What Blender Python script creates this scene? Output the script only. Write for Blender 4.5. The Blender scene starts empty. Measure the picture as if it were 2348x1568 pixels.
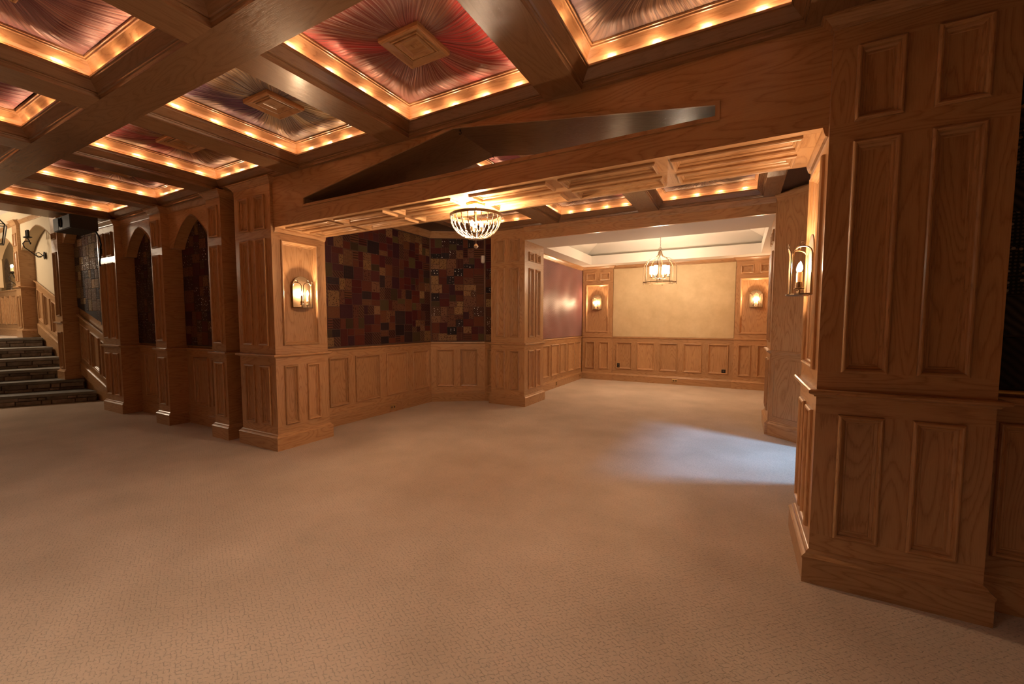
import bpy, math, random
from mathutils import Matrix, Vector
random.seed(7)
C = bpy.context.scene.collection
PI = math.pi
# ------------------------------------------------------------------ camera
cam_d = bpy.data.cameras.new('camera'); cam = bpy.data.objects.new('camera', cam_d); C.objects.link(cam)
yaw, pit, rol = math.radians(-29.4705), math.radians(3.8403), math.radians(-.0186)
fw = Vector((math.sin(yaw)*math.cos(pit), math.cos(yaw)*math.cos(pit), -math.sin(pit)))
rt = Vector((math.cos(yaw), -math.sin(yaw), 0)); up = rt.cross(fw)
r2 = math.cos(rol)*rt + math.sin(rol)*up; u2 = -math.sin(rol)*rt + math.cos(rol)*up
cam.matrix_world = Matrix(((r2.x, u2.x, -fw.x, 0), (r2.y, u2.y, -fw.y, 0), (r2.z, u2.z, -fw.z, 1.40), (0, 0, 0, 1)))
cam_d.sensor_fit = 'HORIZONTAL'; cam_d.sensor_width = 36; cam_d.lens = 968.93/2348*36
cam_d.shift_x = (1174-1149.72)/2348; cam_d.shift_y = (802.6-784)/2348
cam_d.clip_start = .05; cam_d.clip_end = 100
S = bpy.context.scene; S.camera = cam
# ------------------------------------------------------------------ world, exposure
w = bpy.data.worlds.new('world'); S.world = w; w.use_nodes = True
w.node_tree.nodes['Background'].inputs[0].default_value = (.02, .02, .025, 1)
w.node_tree.nodes['Background'].inputs[1].default_value = .3
S.view_settings.view_transform = 'Standard'; S.view_settings.look = 'None'
S.view_settings.gamma = 1; S.view_settings.exposure = 0.0; S.view_settings.use_curve_mapping = False
WARM = (1, .60, .30); WARM2 = (1, .50, .24); SOFT = (1, .74, .50); BLUE = (.26, .56, 1)
def lamp(name, kind, loc, power, color, size=.1, rot=None, **k):
    d = bpy.data.lights.new(name, kind); d.energy = power; d.color = color
    if kind == 'AREA':
        d.shape = 'RECTANGLE'; d.size = size; d.size_y = k.get('sy', size)
        if 'spread' in k: d.spread = k['spread']
    else: d.shadow_soft_size = size
    if kind == 'SPOT': d.spot_size = k['cone']; d.spot_blend = k.get('blend', .5)
    o = bpy.data.objects.new(name, d); C.objects.link(o); o.location = loc
    if rot: o.rotation_euler = rot
    return o
def aim(o, tgt):
    o.rotation_euler = (Vector(tgt)-o.location).to_track_quat('-Z', 'Y').to_euler()
# lamps of the part of the room behind the camera (ceiling fixtures that the photograph does not show)
NEUT = (1, .76, .55)
lamp('unseen_room_lamp_a', 'AREA', (-1.6, -.7, 2.86), 30, NEUT, .9, sy=.9, spread=math.radians(130))
lamp('unseen_room_lamp_b', 'AREA', (-5.2, -1.2, 2.86), 16, NEUT, .9, sy=.9, spread=math.radians(130))
lamp('unseen_room_lamp_c', 'AREA', (1.1, -1.6, 2.86), 12, NEUT, .6, sy=.6, spread=math.radians(130))
# stair hall: a fill added to brighten the landing bay, then the stair fixture
lamp('landing_fill', 'POINT', (-15.2, 3.25, 3.2), 60, (1, .80, .58), .1)
lamp('stair_lamp', 'POINT', (-13.2, 1.3, 3.0), 120, (1, .80, .58), .15)
# daylight through the glazed opening at the right of the inner room
dl = lamp('daylight', 'AREA', (2.2, 5.1, 3.2), 60, BLUE, .4, sy=.4, spread=math.radians(100)); aim(dl, (.2, 5.1, 0))
# ------------------------------------------------------------------ materials
def newmat(name):
    m = bpy.data.materials.new(name); m.use_nodes = True
    nt = m.node_tree; b = nt.nodes['Principled BSDF']
    return m, nt, b
def N(nt, t, **k):
    n = nt.nodes.new(t)
    for a, v in k.items():
        if a in n.bl_rna.properties: setattr(n, a, v)
        else: n.inputs[a].default_value = v
    return n
def L(nt, a, b): nt.links.new(a, b)
def ramp(nt, stops, interp='LINEAR'):
    n = nt.nodes.new('ShaderNodeValToRGB'); cr = n.color_ramp; cr.interpolation = interp
    while len(cr.elements) > 1: cr.elements.remove(cr.elements[-1])
    cr.elements[0].position = stops[0][0]; cr.elements[0].color = (*stops[0][1], 1)
    for p, c in stops[1:]:
        e = cr.elements.new(p); e.color = (*c, 1)
    return n
def g(v): return (v, v, v)
def math_(nt, op, a=None, b=None, c=None):
    n = nt.nodes.new('ShaderNodeMath'); n.operation = op
    for i, x in enumerate((a, b, c)):
        if x is None: continue
        if isinstance(x, (int, float)): n.inputs[i].default_value = x
        else: L(nt, x, n.inputs[i])
    return n.outputs[0]
def simple(name, col, rough=.5, metal=0, bump=0, bscale=200, spec=.5):
    m, nt, b = newmat(name)
    b.inputs['Base Color'].default_value = (*col, 1); b.inputs['Roughness'].default_value = rough
    b.inputs['Metallic'].default_value = metal; b.inputs['Specular IOR Level'].default_value = spec
    if bump:
        tc = N(nt, 'ShaderNodeTexCoord'); n = N(nt, 'ShaderNodeTexNoise', Scale=bscale, Detail=3.0)
        bp = N(nt, 'ShaderNodeBump', Strength=bump, Distance=.002)
        L(nt, tc.outputs['Object'], n.inputs['Vector']); L(nt, n.outputs[0], bp.inputs['Height']); L(nt, bp.outputs[0], b.inputs['Normal'])
    return m
def oak_material(name, light, mid, dark, rough=.34, fig=.62):
    m, nt, b = newmat(name)
    tc = N(nt, 'ShaderNodeTexCoord'); oi = N(nt, 'ShaderNodeObjectInfo')
    off = N(nt, 'ShaderNodeCombineXYZ')
    L(nt, math_(nt, 'MULTIPLY', oi.outputs['Random'], 41.0), off.inputs[0])
    L(nt, math_(nt, 'MULTIPLY', oi.outputs['Random'], 17.0), off.inputs[1])
    add = N(nt, 'ShaderNodeVectorMath', operation='ADD'); L(nt, tc.outputs['UV'], add.inputs[0]); L(nt, off.outputs[0], add.inputs[1])
    def mp(sx, sy):
        q = N(nt, 'ShaderNodeMapping'); q.inputs['Scale'].default_value = (sx, sy, 1); L(nt, add.outputs[0], q.inputs[0]); return q.outputs[0]
    # cathedral figure: contour lines of a stretched noise
    n1 = N(nt, 'ShaderNodeTexNoise', Scale=1.0, Detail=1.2, Roughness=.45, Distortion=.25); L(nt, mp(1.1, 6.5), n1.inputs['Vector'])
    n1b = N(nt, 'ShaderNodeTexNoise', Scale=1.0, Detail=3.0); L(nt, mp(14, 120), n1b.inputs['Vector'])
    v = math_(nt, 'ADD', math_(nt, 'MULTIPLY', n1.outputs[0], 15.0), math_(nt, 'MULTIPLY', n1b.outputs[0], .55))
    saw = math_(nt, 'FRACT', v)
    r1 = ramp(nt, [(0, g(.15)), (.12, g(.55)), (.45, g(1)), (.86, g(.85)), (1, g(.15))]); L(nt, saw, r1.inputs[0])
    # pores
    n2 = N(nt, 'ShaderNodeTexNoise', Scale=1.0, Detail=3.0, Roughness=.6); L(nt, mp(9, 330), n2.inputs['Vector'])
    r2_ = ramp(nt, [(.36, g(.35)), (.52, g(1))]); L(nt, n2.outputs[0], r2_.inputs[0])
    # slow tone
    n3 = N(nt, 'ShaderNodeTexNoise', Scale=1.0, Detail=2.0); L(nt, mp(1.2, 9), n3.inputs['Vector'])
    t1 = math_(nt, 'MULTIPLY', r1.outputs[0], fig); t2 = math_(nt, 'MULTIPLY', r2_.outputs[0], .30)
    t = math_(nt, 'ADD', math_(nt, 'ADD', t1, t2), math_(nt, 'ADD', math_(nt, 'MULTIPLY', n3.outputs[0], .22), .62-fig))
    cr = ramp(nt, [(.15, dark), (.55, mid), (1, light)]); L(nt, t, cr.inputs[0])
    hs = N(nt, 'ShaderNodeHueSaturation'); L(nt, cr.outputs[0], hs.inputs['Color'])
    L(nt, math_(nt, 'ADD', math_(nt, 'MULTIPLY', oi.outputs['Random'], .22), .89), hs.inputs['Value'])
    L(nt, hs.outputs[0], b.inputs['Base Color'])
    b.inputs['Roughness'].default_value = rough; b.inputs['Specular IOR Level'].default_value = .5
    b.inputs['Coat Weight'].default_value = .25; b.inputs['Coat Roughness'].default_value = .18
    bp = N(nt, 'ShaderNodeBump', Strength=.22, Distance=.0012); L(nt, r2_.outputs[0], bp.inputs['Height']); L(nt, bp.outputs[0], b.inputs['Normal'])
    return m
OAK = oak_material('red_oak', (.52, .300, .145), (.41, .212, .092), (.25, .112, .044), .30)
OAK_SHADE = oak_material('shaded_oak', (.270, .150, .078), (.215, .112, .054), (.130, .060, .027), .26, .38)  # same oak with the shade of unlit soffits put into its colour
PLASTER = simple('white_plaster', (.80, .76, .70), .8, bump=.2, bscale=60)
TANPL = simple('tan_plaster', (.62, .50, .33), .75, bump=.4, bscale=30)
BRONZE = simple('bronze', (.22, .15, .09), .38, .9)
DARKBR = simple('aged_bronze', (.16, .095, .05), .55, .6)
IRON = simple('dark_iron', (.03, .025, .022), .5, .7)
BLACK = simple('black_vinyl', (.007, .007, .008), .6, bump=.3, bscale=400)
GREYF = simple('grey_grille', (.035, .037, .042), .6)
WHITE = simple('white_plastic', (.75, .72, .68), .4)
IVORY = simple('candle_sleeve', (.80, .62, .42), .6)
BRASSPL = simple('outlet_brown', (.10, .06, .035), .4)
BRASS = simple('brass_plate', (.55, .38, .18), .35, .8)
GOLD = simple('gold_cord', (.70, .48, .16), .5, .4)
STRAND = simple('bead_crystal', (.55, .47, .38), .2, .5)
def emis(name, col, s):
    m, nt, b = newmat(name); b.inputs['Base Color'].default_value = (*col, 1)
    b.inputs['Emission Color'].default_value = (*col, 1); b.inputs['Emission Strength'].default_value = s
    return m
COVE = emis('cove_bulb', (1, .62, .35), 300)
COVEDIM = emis('cove_tube', (1, .58, .31), 15)
BULB = emis('candle_bulb', (1, .72, .44), 60)
SHADE = emis('glowing_glass', (1, .82, .58), 10)
BULBW = emis('white_bulb', (1, .80, .58), 60)
def carpet_material():
    m, nt, b = newmat('beige_loop_carpet')
    tc = N(nt, 'ShaderNodeTexCoord')
    n1 = N(nt, 'ShaderNodeTexNoise', Scale=1.6, Detail=3.0); L(nt, tc.outputs['Object'], n1.inputs['Vector'])
    n2 = N(nt, 'ShaderNodeTexNoise', Scale=420.0, Detail=2.0); L(nt, tc.outputs['Object'], n2.inputs['Vector'])
    # short cut grooves of the loop pile
    mp = N(nt, 'ShaderNodeMapping'); mp.inputs['Rotation'].default_value = (0, 0, .6); mp.inputs['Scale'].default_value = (1, 1.5, 1); L(nt, tc.outputs['Object'], mp.inputs[0])
    vo = N(nt, 'ShaderNodeTexVoronoi', Scale=40.0, Randomness=.42); vo.feature = 'DISTANCE_TO_EDGE'; L(nt, mp.outputs[0], vo.inputs['Vector'])
    nm = N(nt, 'ShaderNodeTexNoise', Scale=55.0, Detail=1.0); L(nt, mp.outputs[0], nm.inputs['Vector'])
    gr = ramp(nt, [(.02, g(0)), (.14, g(1))]); L(nt, vo.outputs['Distance'], gr.inputs[0])
    mk = ramp(nt, [(.44, g(0)), (.54, g(1))]); L(nt, nm.outputs[0], mk.inputs[0])
    rp = math_(nt, 'MAXIMUM', gr.outputs[0], mk.outputs[0])
    h = math_(nt, 'ADD', math_(nt, 'MULTIPLY', rp, .8), math_(nt, 'MULTIPLY', n2.outputs[0], .9))
    cr = ramp(nt, [(.33, (.57, .455, .35)), (.68, (.70, .565, .45))]); L(nt, n1.outputs[0], cr.inputs[0])
    mm = N(nt, 'ShaderNodeMixRGB', blend_type='MULTIPLY'); mm.inputs[0].default_value = 1; L(nt, cr.outputs[0], mm.inputs[1])
    r3 = ramp(nt, [(.12, g(.62)), (.62, g(1.0))]); L(nt, math_(nt, 'MULTIPLY', h, .6), r3.inputs[0]); L(nt, r3.outputs[0], mm.inputs[2])
    L(nt, mm.outputs[0], b.inputs['Base Color'])
    b.inputs['Roughness'].default_value = .95; b.inputs['Specular IOR Level'].default_value = .1
    b.inputs['Sheen Weight'].default_value = .25; b.inputs['Sheen Roughness'].default_value = .5
    bp = N(nt, 'ShaderNodeBump', Strength=.7, Distance=.006); L(nt, h, bp.inputs['Height']); L(nt, bp.outputs[0], b.inputs['Normal'])
    return m
CARPET = carpet_material()
def plaster_panel():
    m, nt, b = newmat('cream_venetian_plaster')
    tc = N(nt, 'ShaderNodeTexCoord')
    n1 = N(nt, 'ShaderNodeTexNoise', Scale=3.0, Detail=6.0, Roughness=.65); L(nt, tc.outputs['Object'], n1.inputs['Vector'])
    cr = ramp(nt, [(.3, (.58, .43, .235)), (.7, (.72, .56, .34))]); L(nt, n1.outputs[0], cr.inputs[0]); L(nt, cr.outputs[0], b.inputs['Base Color'])
    b.inputs['Roughness'].default_value = .6
    bp = N(nt, 'ShaderNodeBump', Strength=.3, Distance=.003); L(nt, n1.outputs[0], bp.inputs['Height']); L(nt, bp.outputs[0], b.inputs['Normal'])
    return m
CREAM = plaster_panel()
def pleat_material(name, ca, cb, cdark, spark=0.0):
    """gathered satin: two colours that change round the centre, fine radial threads"""
    m, nt, b = newmat(name)
    tc = N(nt, 'ShaderNodeTexCoord'); uv = N(nt, 'ShaderNodeSeparateXYZ'); L(nt, tc.outputs['UV'], uv.inputs[0])
    ang = math_(nt, 'MULTIPLY', uv.outputs[0], 2*PI)
    cs = N(nt, 'ShaderNodeCombineXYZ'); L(nt, math_(nt, 'COSINE', ang), cs.inputs[0]); L(nt, math_(nt, 'SINE', ang), cs.inputs[1]); L(nt, math_(nt, 'MULTIPLY', uv.outputs[1], .5), cs.inputs[2])
    oi = N(nt, 'ShaderNodeObjectInfo')
    ad = N(nt, 'ShaderNodeVectorMath', operation='ADD'); L(nt, cs.outputs[0], ad.inputs[0]); L(nt, oi.outputs['Random'], ad.inputs[1])
    n1 = N(nt, 'ShaderNodeTexNoise', Scale=.85, Detail=1.0); L(nt, ad.outputs[0], n1.inputs['Vector'])
    c1 = ramp(nt, [(.44, ca), (.54, cb)]); L(nt, n1.outputs[0], c1.inputs[0])
    cs2 = N(nt, 'ShaderNodeVectorMath', operation='MULTIPLY'); L(nt, ad.outputs[0], cs2.inputs[0]); cs2.inputs[1].default_value = (48, 48, 1.6)
    n2 = N(nt, 'ShaderNodeTexNoise', Scale=1.0, Detail=4.0, Roughness=.7); L(nt, cs2.outputs[0], n2.inputs['Vector'])
    r2_ = ramp(nt, [(.36, g(.0)), (.56, g(1))]); L(nt, n2.outputs[0], r2_.inputs[0])
    mx = N(nt, 'ShaderNodeMixRGB'); L(nt, r2_.outputs[0], mx.inputs[0]); mx.inputs[1].default_value = (*cdark, 1); L(nt, c1.outputs[0], mx.inputs[2])
    n3 = N(nt, 'ShaderNodeTexNoise', Scale=1.4, Detail=1.0); L(nt, ad.outputs[0], n3.inputs['Vector'])
    r3 = ramp(nt, [(.42, g(0)), (.62, g(.75))]); L(nt, n3.outputs[0], r3.inputs[0])
    mx2 = N(nt, 'ShaderNodeMixRGB'); L(nt, r3.outputs[0], mx2.inputs[0]); L(nt, mx.outputs[0], mx2.inputs[1]); mx2.inputs[2].default_value = (*cdark, 1)
    L(nt, mx2.outputs[0], b.inputs['Base Color']); b.inputs['Roughness'].default_value = .36; b.inputs['Metallic'].default_value = .15
    b.inputs['Sheen Weight'].default_value = .4
    bp = N(nt, 'ShaderNodeBump', Strength=.5, Distance=.004); L(nt, n2.outputs[0], bp.inputs['Height']); L(nt, bp.outputs[0], b.inputs['Normal'])
    return m
def patch_material(name, ca, cb, kind, mirrors=0.0, rough=.7):
    m, nt, b = newmat(name)
    tc = N(nt, 'ShaderNodeTexCoord'); oi = N(nt, 'ShaderNodeObjectInfo')
    # metres on the patch: world-ish coordinates through the object's location plus local scale
    geo = N(nt, 'ShaderNodeNewGeometry')
    P = geo.outputs['Position']
    ns = N(nt, 'ShaderNodeTexNoise', Scale=70.0, Detail=2.0); L(nt, P, ns.inputs['Vector'])
    if kind == 'floral':
        v = N(nt, 'ShaderNodeTexVoronoi', Scale=42.0); L(nt, P, v.inputs['Vector'])
        s = math_(nt, 'ADD', v.outputs['Distance'], math_(nt, 'MULTIPLY', ns.outputs[0], .45)); r = ramp(nt, [(.50, g(1)), (.56, g(0))])
        L(nt, s, r.inputs[0]); f = r.outputs[0]
    elif kind == 'stripe':
        wv = N(nt, 'ShaderNodeTexWave', Scale=9.0, Distortion=1.0); wv.bands_direction = 'Z'; L(nt, P, wv.inputs['Vector']); f = wv.outputs['Fac']
    elif kind == 'lines':
        wv = N(nt, 'ShaderNodeTexWave', Scale=14.0, Distortion=1.5); wv.bands_direction = 'DIAGONAL'; L(nt, P, wv.inputs['Vector']); f = wv.outputs['Fac']
    elif kind == 'dots':
        v = N(nt, 'ShaderNodeTexVoronoi', Scale=60.0, Randomness=.1); L(nt, P, v.inputs['Vector'])
        r = ramp(nt, [(.25, g(1)), (.33, g(0))]); L(nt, v.outputs['Distance'], r.inputs[0]); f = r.outputs[0]
    else:
        f = ns.outputs[0]
    mx = N(nt, 'ShaderNodeMixRGB'); L(nt, f, mx.inputs[0]); mx.inputs[1].default_value = (*ca, 1); mx.inputs[2].default_value = (*cb, 1)
    hs = N(nt, 'ShaderNodeHueSaturation'); L(nt, mx.outputs[0], hs.inputs['Color'])
    L(nt, math_(nt, 'ADD', math_(nt, 'MULTIPLY', oi.outputs['Random'], .7), .6), hs.inputs['Value'])
    L(nt, math_(nt, 'ADD', math_(nt, 'MULTIPLY', oi.outputs['Random'], .05), .475), hs.inputs['Hue'])
    L(nt, hs.outputs[0], b.inputs['Base Color']); b.inputs['Roughness'].default_value = rough
    b.inputs['Specular IOR Level'].default_value = .25
    if mirrors:
        v2 = N(nt, 'ShaderNodeTexVoronoi', Scale=26.0, Randomness=.55); L(nt, P, v2.inputs['Vector'])
        rr = ramp(nt, [(.17, g(1)), (.20, g(0))]); L(nt, v2.outputs['Distance'], rr.inputs[0])
        sh = N(nt, 'ShaderNodeBsdfGlossy'); sh.inputs['Color'].default_value = (.9, .85, .8, 1); sh.inputs['Roughness'].default_value = .38
        ms = N(nt, 'ShaderNodeMixShader'); L(nt, math_(nt, 'MULTIPLY', rr.outputs[0], mirrors), ms.inputs[0])
        L(nt, b.outputs[0], ms.inputs[1]); L(nt, sh.outputs[0], ms.inputs[2])
        L(nt, ms.outputs[0], nt.nodes['Material Output'].inputs['Surface'])
    bp = N(nt, 'ShaderNodeBump', Strength=.5, Distance=.003); L(nt, ns.outputs[0], bp.inputs['Height']); L(nt, bp.outputs[0], b.inputs['Normal'])
    return m
PATCH = [patch_material('patch_burgundy', (.115, .020, .016), (.070, .012, .011), 'plain'),
         patch_material('patch_rust', (.135, .042, .026), (.080, .018, .012), 'plain'),
         patch_material('patch_brown_print', (.170, .082, .042), (.050, .016, .010), 'floral'),
         patch_material('patch_navy_mirror', (.020, .014, .018), (.060, .020, .018), 'dots', .9),
         patch_material('patch_tan_print', (.215, .115, .062), (.070, .020, .012), 'floral'),
         patch_material('patch_olive', (.055, .045, .020), (.090, .055, .026), 'plain'),
         patch_material('patch_striped', (.130, .040, .025), (.030, .010, .008), 'stripe'),
         patch_material('patch_hatched', (.120, .052, .034), (.035, .012, .010), 'lines', .8),
         patch_material('patch_mulberry', (.080, .022, .030), (.045, .012, .016), 'plain'),
         patch_material('patch_dotted', (.090, .030, .020), (.190, .105, .060), 'dots')]
PATCHD = [patch_material('patch_shell_grey', (.26, .145, .07), (.07, .032, .016), 'floral', .25, .75),
          patch_material('patch_shell_brown', (.20, .115, .065), (.06, .03, .018), 'floral', .3, .75),
          patch_material('patch_shell_dark', (.055, .028, .020), (.12, .068, .045), 'floral', .25, .75),
          patch_material('patch_shell_pale', (.46, .29, .15), (.15, .07, .035), 'floral', .3, .75)]
PATCHK = patch_material('patch_black_embroidery', (.012, .009, .010), (.055, .042, .036), 'lines', 0, .6)
PATCHK2 = patch_material('patch_black_floral', (.010, .008, .009), (.075, .060, .050), 'dots', .3, .6)
BACKING = simple('quilt_backing', (.095, .050, .038), .8)
BACKDARK = simple('dark_backing', (.035, .022, .018), .8)
def collage(name, ca, cb, cc, sc=24):
    m, nt, b = newmat(name)
    geo = N(nt, 'ShaderNodeNewGeometry'); P = geo.outputs['Position']
    v = N(nt, 'ShaderNodeTexVoronoi', Scale=sc); L(nt, P, v.inputs['Vector'])
    n = N(nt, 'ShaderNodeTexNoise', Scale=70.0, Detail=3.0, Roughness=.7, Distortion=1.2); L(nt, P, n.inputs['Vector'])
    cr = ramp(nt, [(.35, ca), (.52, cb), (.68, cc)]); L(nt, n.outputs[0], cr.inputs[0]); L(nt, cr.outputs[0], b.inputs['Base Color'])
    b.inputs['Roughness'].default_value = .45
    bp = N(nt, 'ShaderNodeBump', Strength=.8, Distance=.006); L(nt, n.outputs[0], bp.inputs['Height']); L(nt, bp.outputs[0], b.inputs['Normal'])
    return m
def burgundy_cloth():
    m, nt, b = newmat('burgundy_stitched_cloth')
    tc = N(nt, 'ShaderNodeTexCoord'); P = tc.outputs['Object']
    n0 = N(nt, 'ShaderNodeTexNoise', Scale=1.2, Detail=2.0); L(nt, P, n0.inputs['Vector'])
    def dia(sc, rot, dis):
        mp = N(nt, 'ShaderNodeMapping'); mp.inputs['Rotation'].default_value = (0, 0, rot); L(nt, P, mp.inputs[0])
        wv = N(nt, 'ShaderNodeTexWave', Scale=sc, Distortion=dis, Detail=1.0); wv.bands_direction = 'X'; L(nt, mp.outputs[0], wv.inputs['Vector']); return wv.outputs['Fac']
    a = dia(14, .55, 1.5); c = dia(11, -.65, 2.5); big = dia(.55, .95, 4)
    s = math_(nt, 'MULTIPLY', a, c)
    v = math_(nt, 'ADD', math_(nt, 'ADD', math_(nt, 'MULTIPLY', s, .30), math_(nt, 'MULTIPLY', big, .14)), math_(nt, 'MULTIPLY', n0.outputs[0], .75))
    cr = ramp(nt, [(.1, (.085, .020, .024)), (.55, (.20, .058, .060)), (1, (.34, .15, .135))]); L(nt, v, cr.inputs[0]); L(nt, cr.outputs[0], b.inputs['Base Color'])
    b.inputs['Roughness'].default_value = .38; b.inputs['Sheen Weight'].default_value = .3
    bp = N(nt, 'ShaderNodeBump', Strength=.6, Distance=.004); L(nt, s, bp.inputs['Height']); L(nt, bp.outputs[0], b.inputs['Normal'])
    return m
BURG = burgundy_cloth()
def stone_material(name, a, b_):
    m, nt, b = newmat(name); tc = N(nt, 'ShaderNodeTexCoord'); oi = N(nt, 'ShaderNodeObjectInfo')
    ad = N(nt, 'ShaderNodeVectorMath', operation='ADD'); L(nt, tc.outputs['Object'], ad.inputs[0]); L(nt, oi.outputs['Random'], ad.inputs[1])
    n = N(nt, 'ShaderNodeTexNoise', Scale=11.0, Detail=6.0, Roughness=.65); L(nt, ad.outputs[0], n.inputs['Vector'])
    cr = ramp(nt, [(.3, a), (.7, b_)]); L(nt, n.outputs[0], cr.inputs[0])
    hs = N(nt, 'ShaderNodeHueSaturation'); L(nt, cr.outputs[0], hs.inputs['Color']); L(nt, math_(nt, 'ADD', math_(nt, 'MULTIPLY', oi.outputs['Random'], .7), .65), hs.inputs['Value'])
    L(nt, hs.outputs[0], b.inputs['Base Color']); b.inputs['Roughness'].default_value = .75
    bp = N(nt, 'ShaderNodeBump', Strength=.8, Distance=.01); L(nt, n.outputs[0], bp.inputs['Height']); L(nt, bp.outputs[0], b.inputs['Normal'])
    return m
STONE = stone_material('rough_ledge_stone', (.16, .13, .11), (.38, .32, .27))
SLATE = stone_material('flagstone_tread', (.20, .19, .17), (.30, .28, .25))
def glass_material():
    m, nt, b = newmat('clear_glass'); b.inputs['Base Color'].default_value = (.95, .97, 1, 1); b.inputs['Roughness'].default_value = .02
    b.inputs['Transmission Weight'].default_value = 1; b.inputs['IOR'].default_value = 1.05; return m
GLASS = glass_material()
# ------------------------------------------------------------------ mesh helpers
class MB:
    def __init__(s): s.v = []; s.f = []; s.uv = []; s.mi = []
    def poly(s, pts, grain=(1, 0, 0), mi=0):
        P = [Vector(p) for p in pts]; i0 = len(s.v); s.v += [tuple(p) for p in P]; s.f.append(tuple(range(i0, i0+len(P))))
        n = Vector((0, 0, 0))
        for i in range(len(P)): n += P[i].cross(P[(i+1) % len(P)])
        n = n.normalized() if n.length > 1e-12 else Vector((0, 0, 1))
        a = Vector(grain); a = a-n*a.dot(n)
        if a.length < 1e-3: a = n.orthogonal()
        a.normalize(); b = n.cross(a)
        s.uv += [(p.dot(a), p.dot(b)+n.x*1.7+n.y*2.3+n.z*.9) for p in P]; s.mi.append(mi)
    def box(s, x0, x1, y0, y1, z0, z1, grain=None, skip=(), mi=0):
        if grain is None:
            d = (abs(x1-x0), abs(y1-y0), abs(z1-z0)); k = d.index(max(d)); grain = tuple(1 if i == k else 0 for i in range(3))
        Q = {'-z': [(x0, y0, z0), (x0, y1, z0), (x1, y1, z0), (x1, y0, z0)], '+z': [(x0, y0, z1), (x1, y0, z1), (x1, y1, z1), (x0, y1, z1)],
             '-y': [(x0, y0, z0), (x1, y0, z0), (x1, y0, z1), (x0, y0, z1)], '+y': [(x0, y1, z0), (x0, y1, z1), (x1, y1, z1), (x1, y1, z0)],
             '-x': [(x0, y0, z0), (x0, y0, z1), (x0, y1, z1), (x0, y1, z0)], '+x': [(x1, y0, z0), (x1, y1, z0), (x1, y1, z1), (x1, y0, z1)]}
        for k, q in Q.items():
            if k not in skip: s.poly(q, grain, mi)
    def ring(s, x0, x1, y0, y1, prof, fill=None, shear=0, up=1, mi=0):
        """nested rectangles; prof = [(inset, height)]; fill = grain of the innermost face. Front is +z (up=1) or -z (up=-1)"""
        R = []
        for d, h in prof:
            q = [(x0+d, y0+d), (x1-d, y0+d), (x1-d, y1-d), (x0+d, y1-d)]
            R.append([(x, y+shear*x, h) for x, y in q])
        for a, b in zip(R, R[1:]):
            for i in range(4):
                j = (i+1) % 4
                q = [a[i], a[j], b[j], b[i]]
                if up < 0: q = q[::-1]
                s.poly(q, (1, shear, 0) if i % 2 == 0 else (0, 1, 0), mi)
        if fill is not None:
            q = R[-1] if up > 0 else R[-1][::-1]
            s.poly(q, fill, mi)
    def build(s, name, mat, parent=None, M=None, smooth=False):
        me = bpy.data.meshes.new(name); me.from_pydata(s.v, [], s.f)
        ul = me.uv_layers.new(name='UVMap'); flat = [c for u in s.uv for c in u]; ul.data.foreach_set('uv', flat)
        mats = mat if isinstance(mat, (list, tuple)) else [mat]
        for m in mats: me.materials.append(m)
        if any(s.mi): me.polygons.foreach_set('material_index', s.mi)
        if smooth: me.polygons.foreach_set('use_smooth', [True]*len(me.polygons))
        me.update()
        return place(name, me, parent, M)
WM = {}
def place(name, me, parent=None, M=None):
    o = bpy.data.objects.new(name, me); C.objects.link(o); WM[o.name] = M.copy() if M is not None else Matrix.Identity(4)
    if parent is not None: o.parent = parent
    if M is not None:
        if parent is not None: o.matrix_local = root_inv(parent) @ M
        else: o.matrix_world = M
    elif parent is not None: o.matrix_local = root_inv(parent)
    return o
ROOT = {}
def root_inv(p):
    return ROOT[p.name].inverted() if p.name in ROOT else Matrix.Identity(4)
def thing(name, label, cat, loc=(0, 0, 0), group=None):
    o = bpy.data.objects.new(name, None); C.objects.link(o); o.location = loc; o.empty_display_size = .1
    ROOT[o.name] = Matrix.Translation(loc)
    o['label'] = label; o['category'] = cat
    if group: o['group'] = group
    return o
def sub(o, M=None):
    """make a part usable as the parent of sub-parts given in world coordinates"""
    ROOT[o.name] = WM[o.name]; return o
def tag(o, label, cat, group=None):
    o['label'] = label; o['category'] = cat
    if group: o['group'] = group
    return o
def struct(o): o['kind'] = 'structure'; return o
def frame(o, u, v):
    u = Vector(u).normalized(); v = Vector(v).normalized(); n = u.cross(v)
    return Matrix(((u.x, v.x, n.x, o[0]), (u.y, v.y, n.y, o[1]), (u.z, v.z, n.z, o[2]), (0, 0, 0, 1)))
def offs(path, d, closed):
    n = len(path); out = []
    for i in range(n):
        p = Vector(path[i]).to_2d() if len(path[i]) > 2 else Vector(path[i])
        def nrm(a, b):
            t = (Vector(path[b])-Vector(path[a])).normalized(); return Vector((t.y, -t.x))
        if closed: n1 = nrm((i-1) % n, i); n2 = nrm(i, (i+1) % n)
        else:
            n1 = nrm(i-1, i) if i > 0 else nrm(i, i+1); n2 = nrm(i, i+1) if i < n-1 else n1
        m = (n1+n2).normalized(); k = d/max(.2, m.dot(n1)); out.append(p+m*k)
    return out
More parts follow.
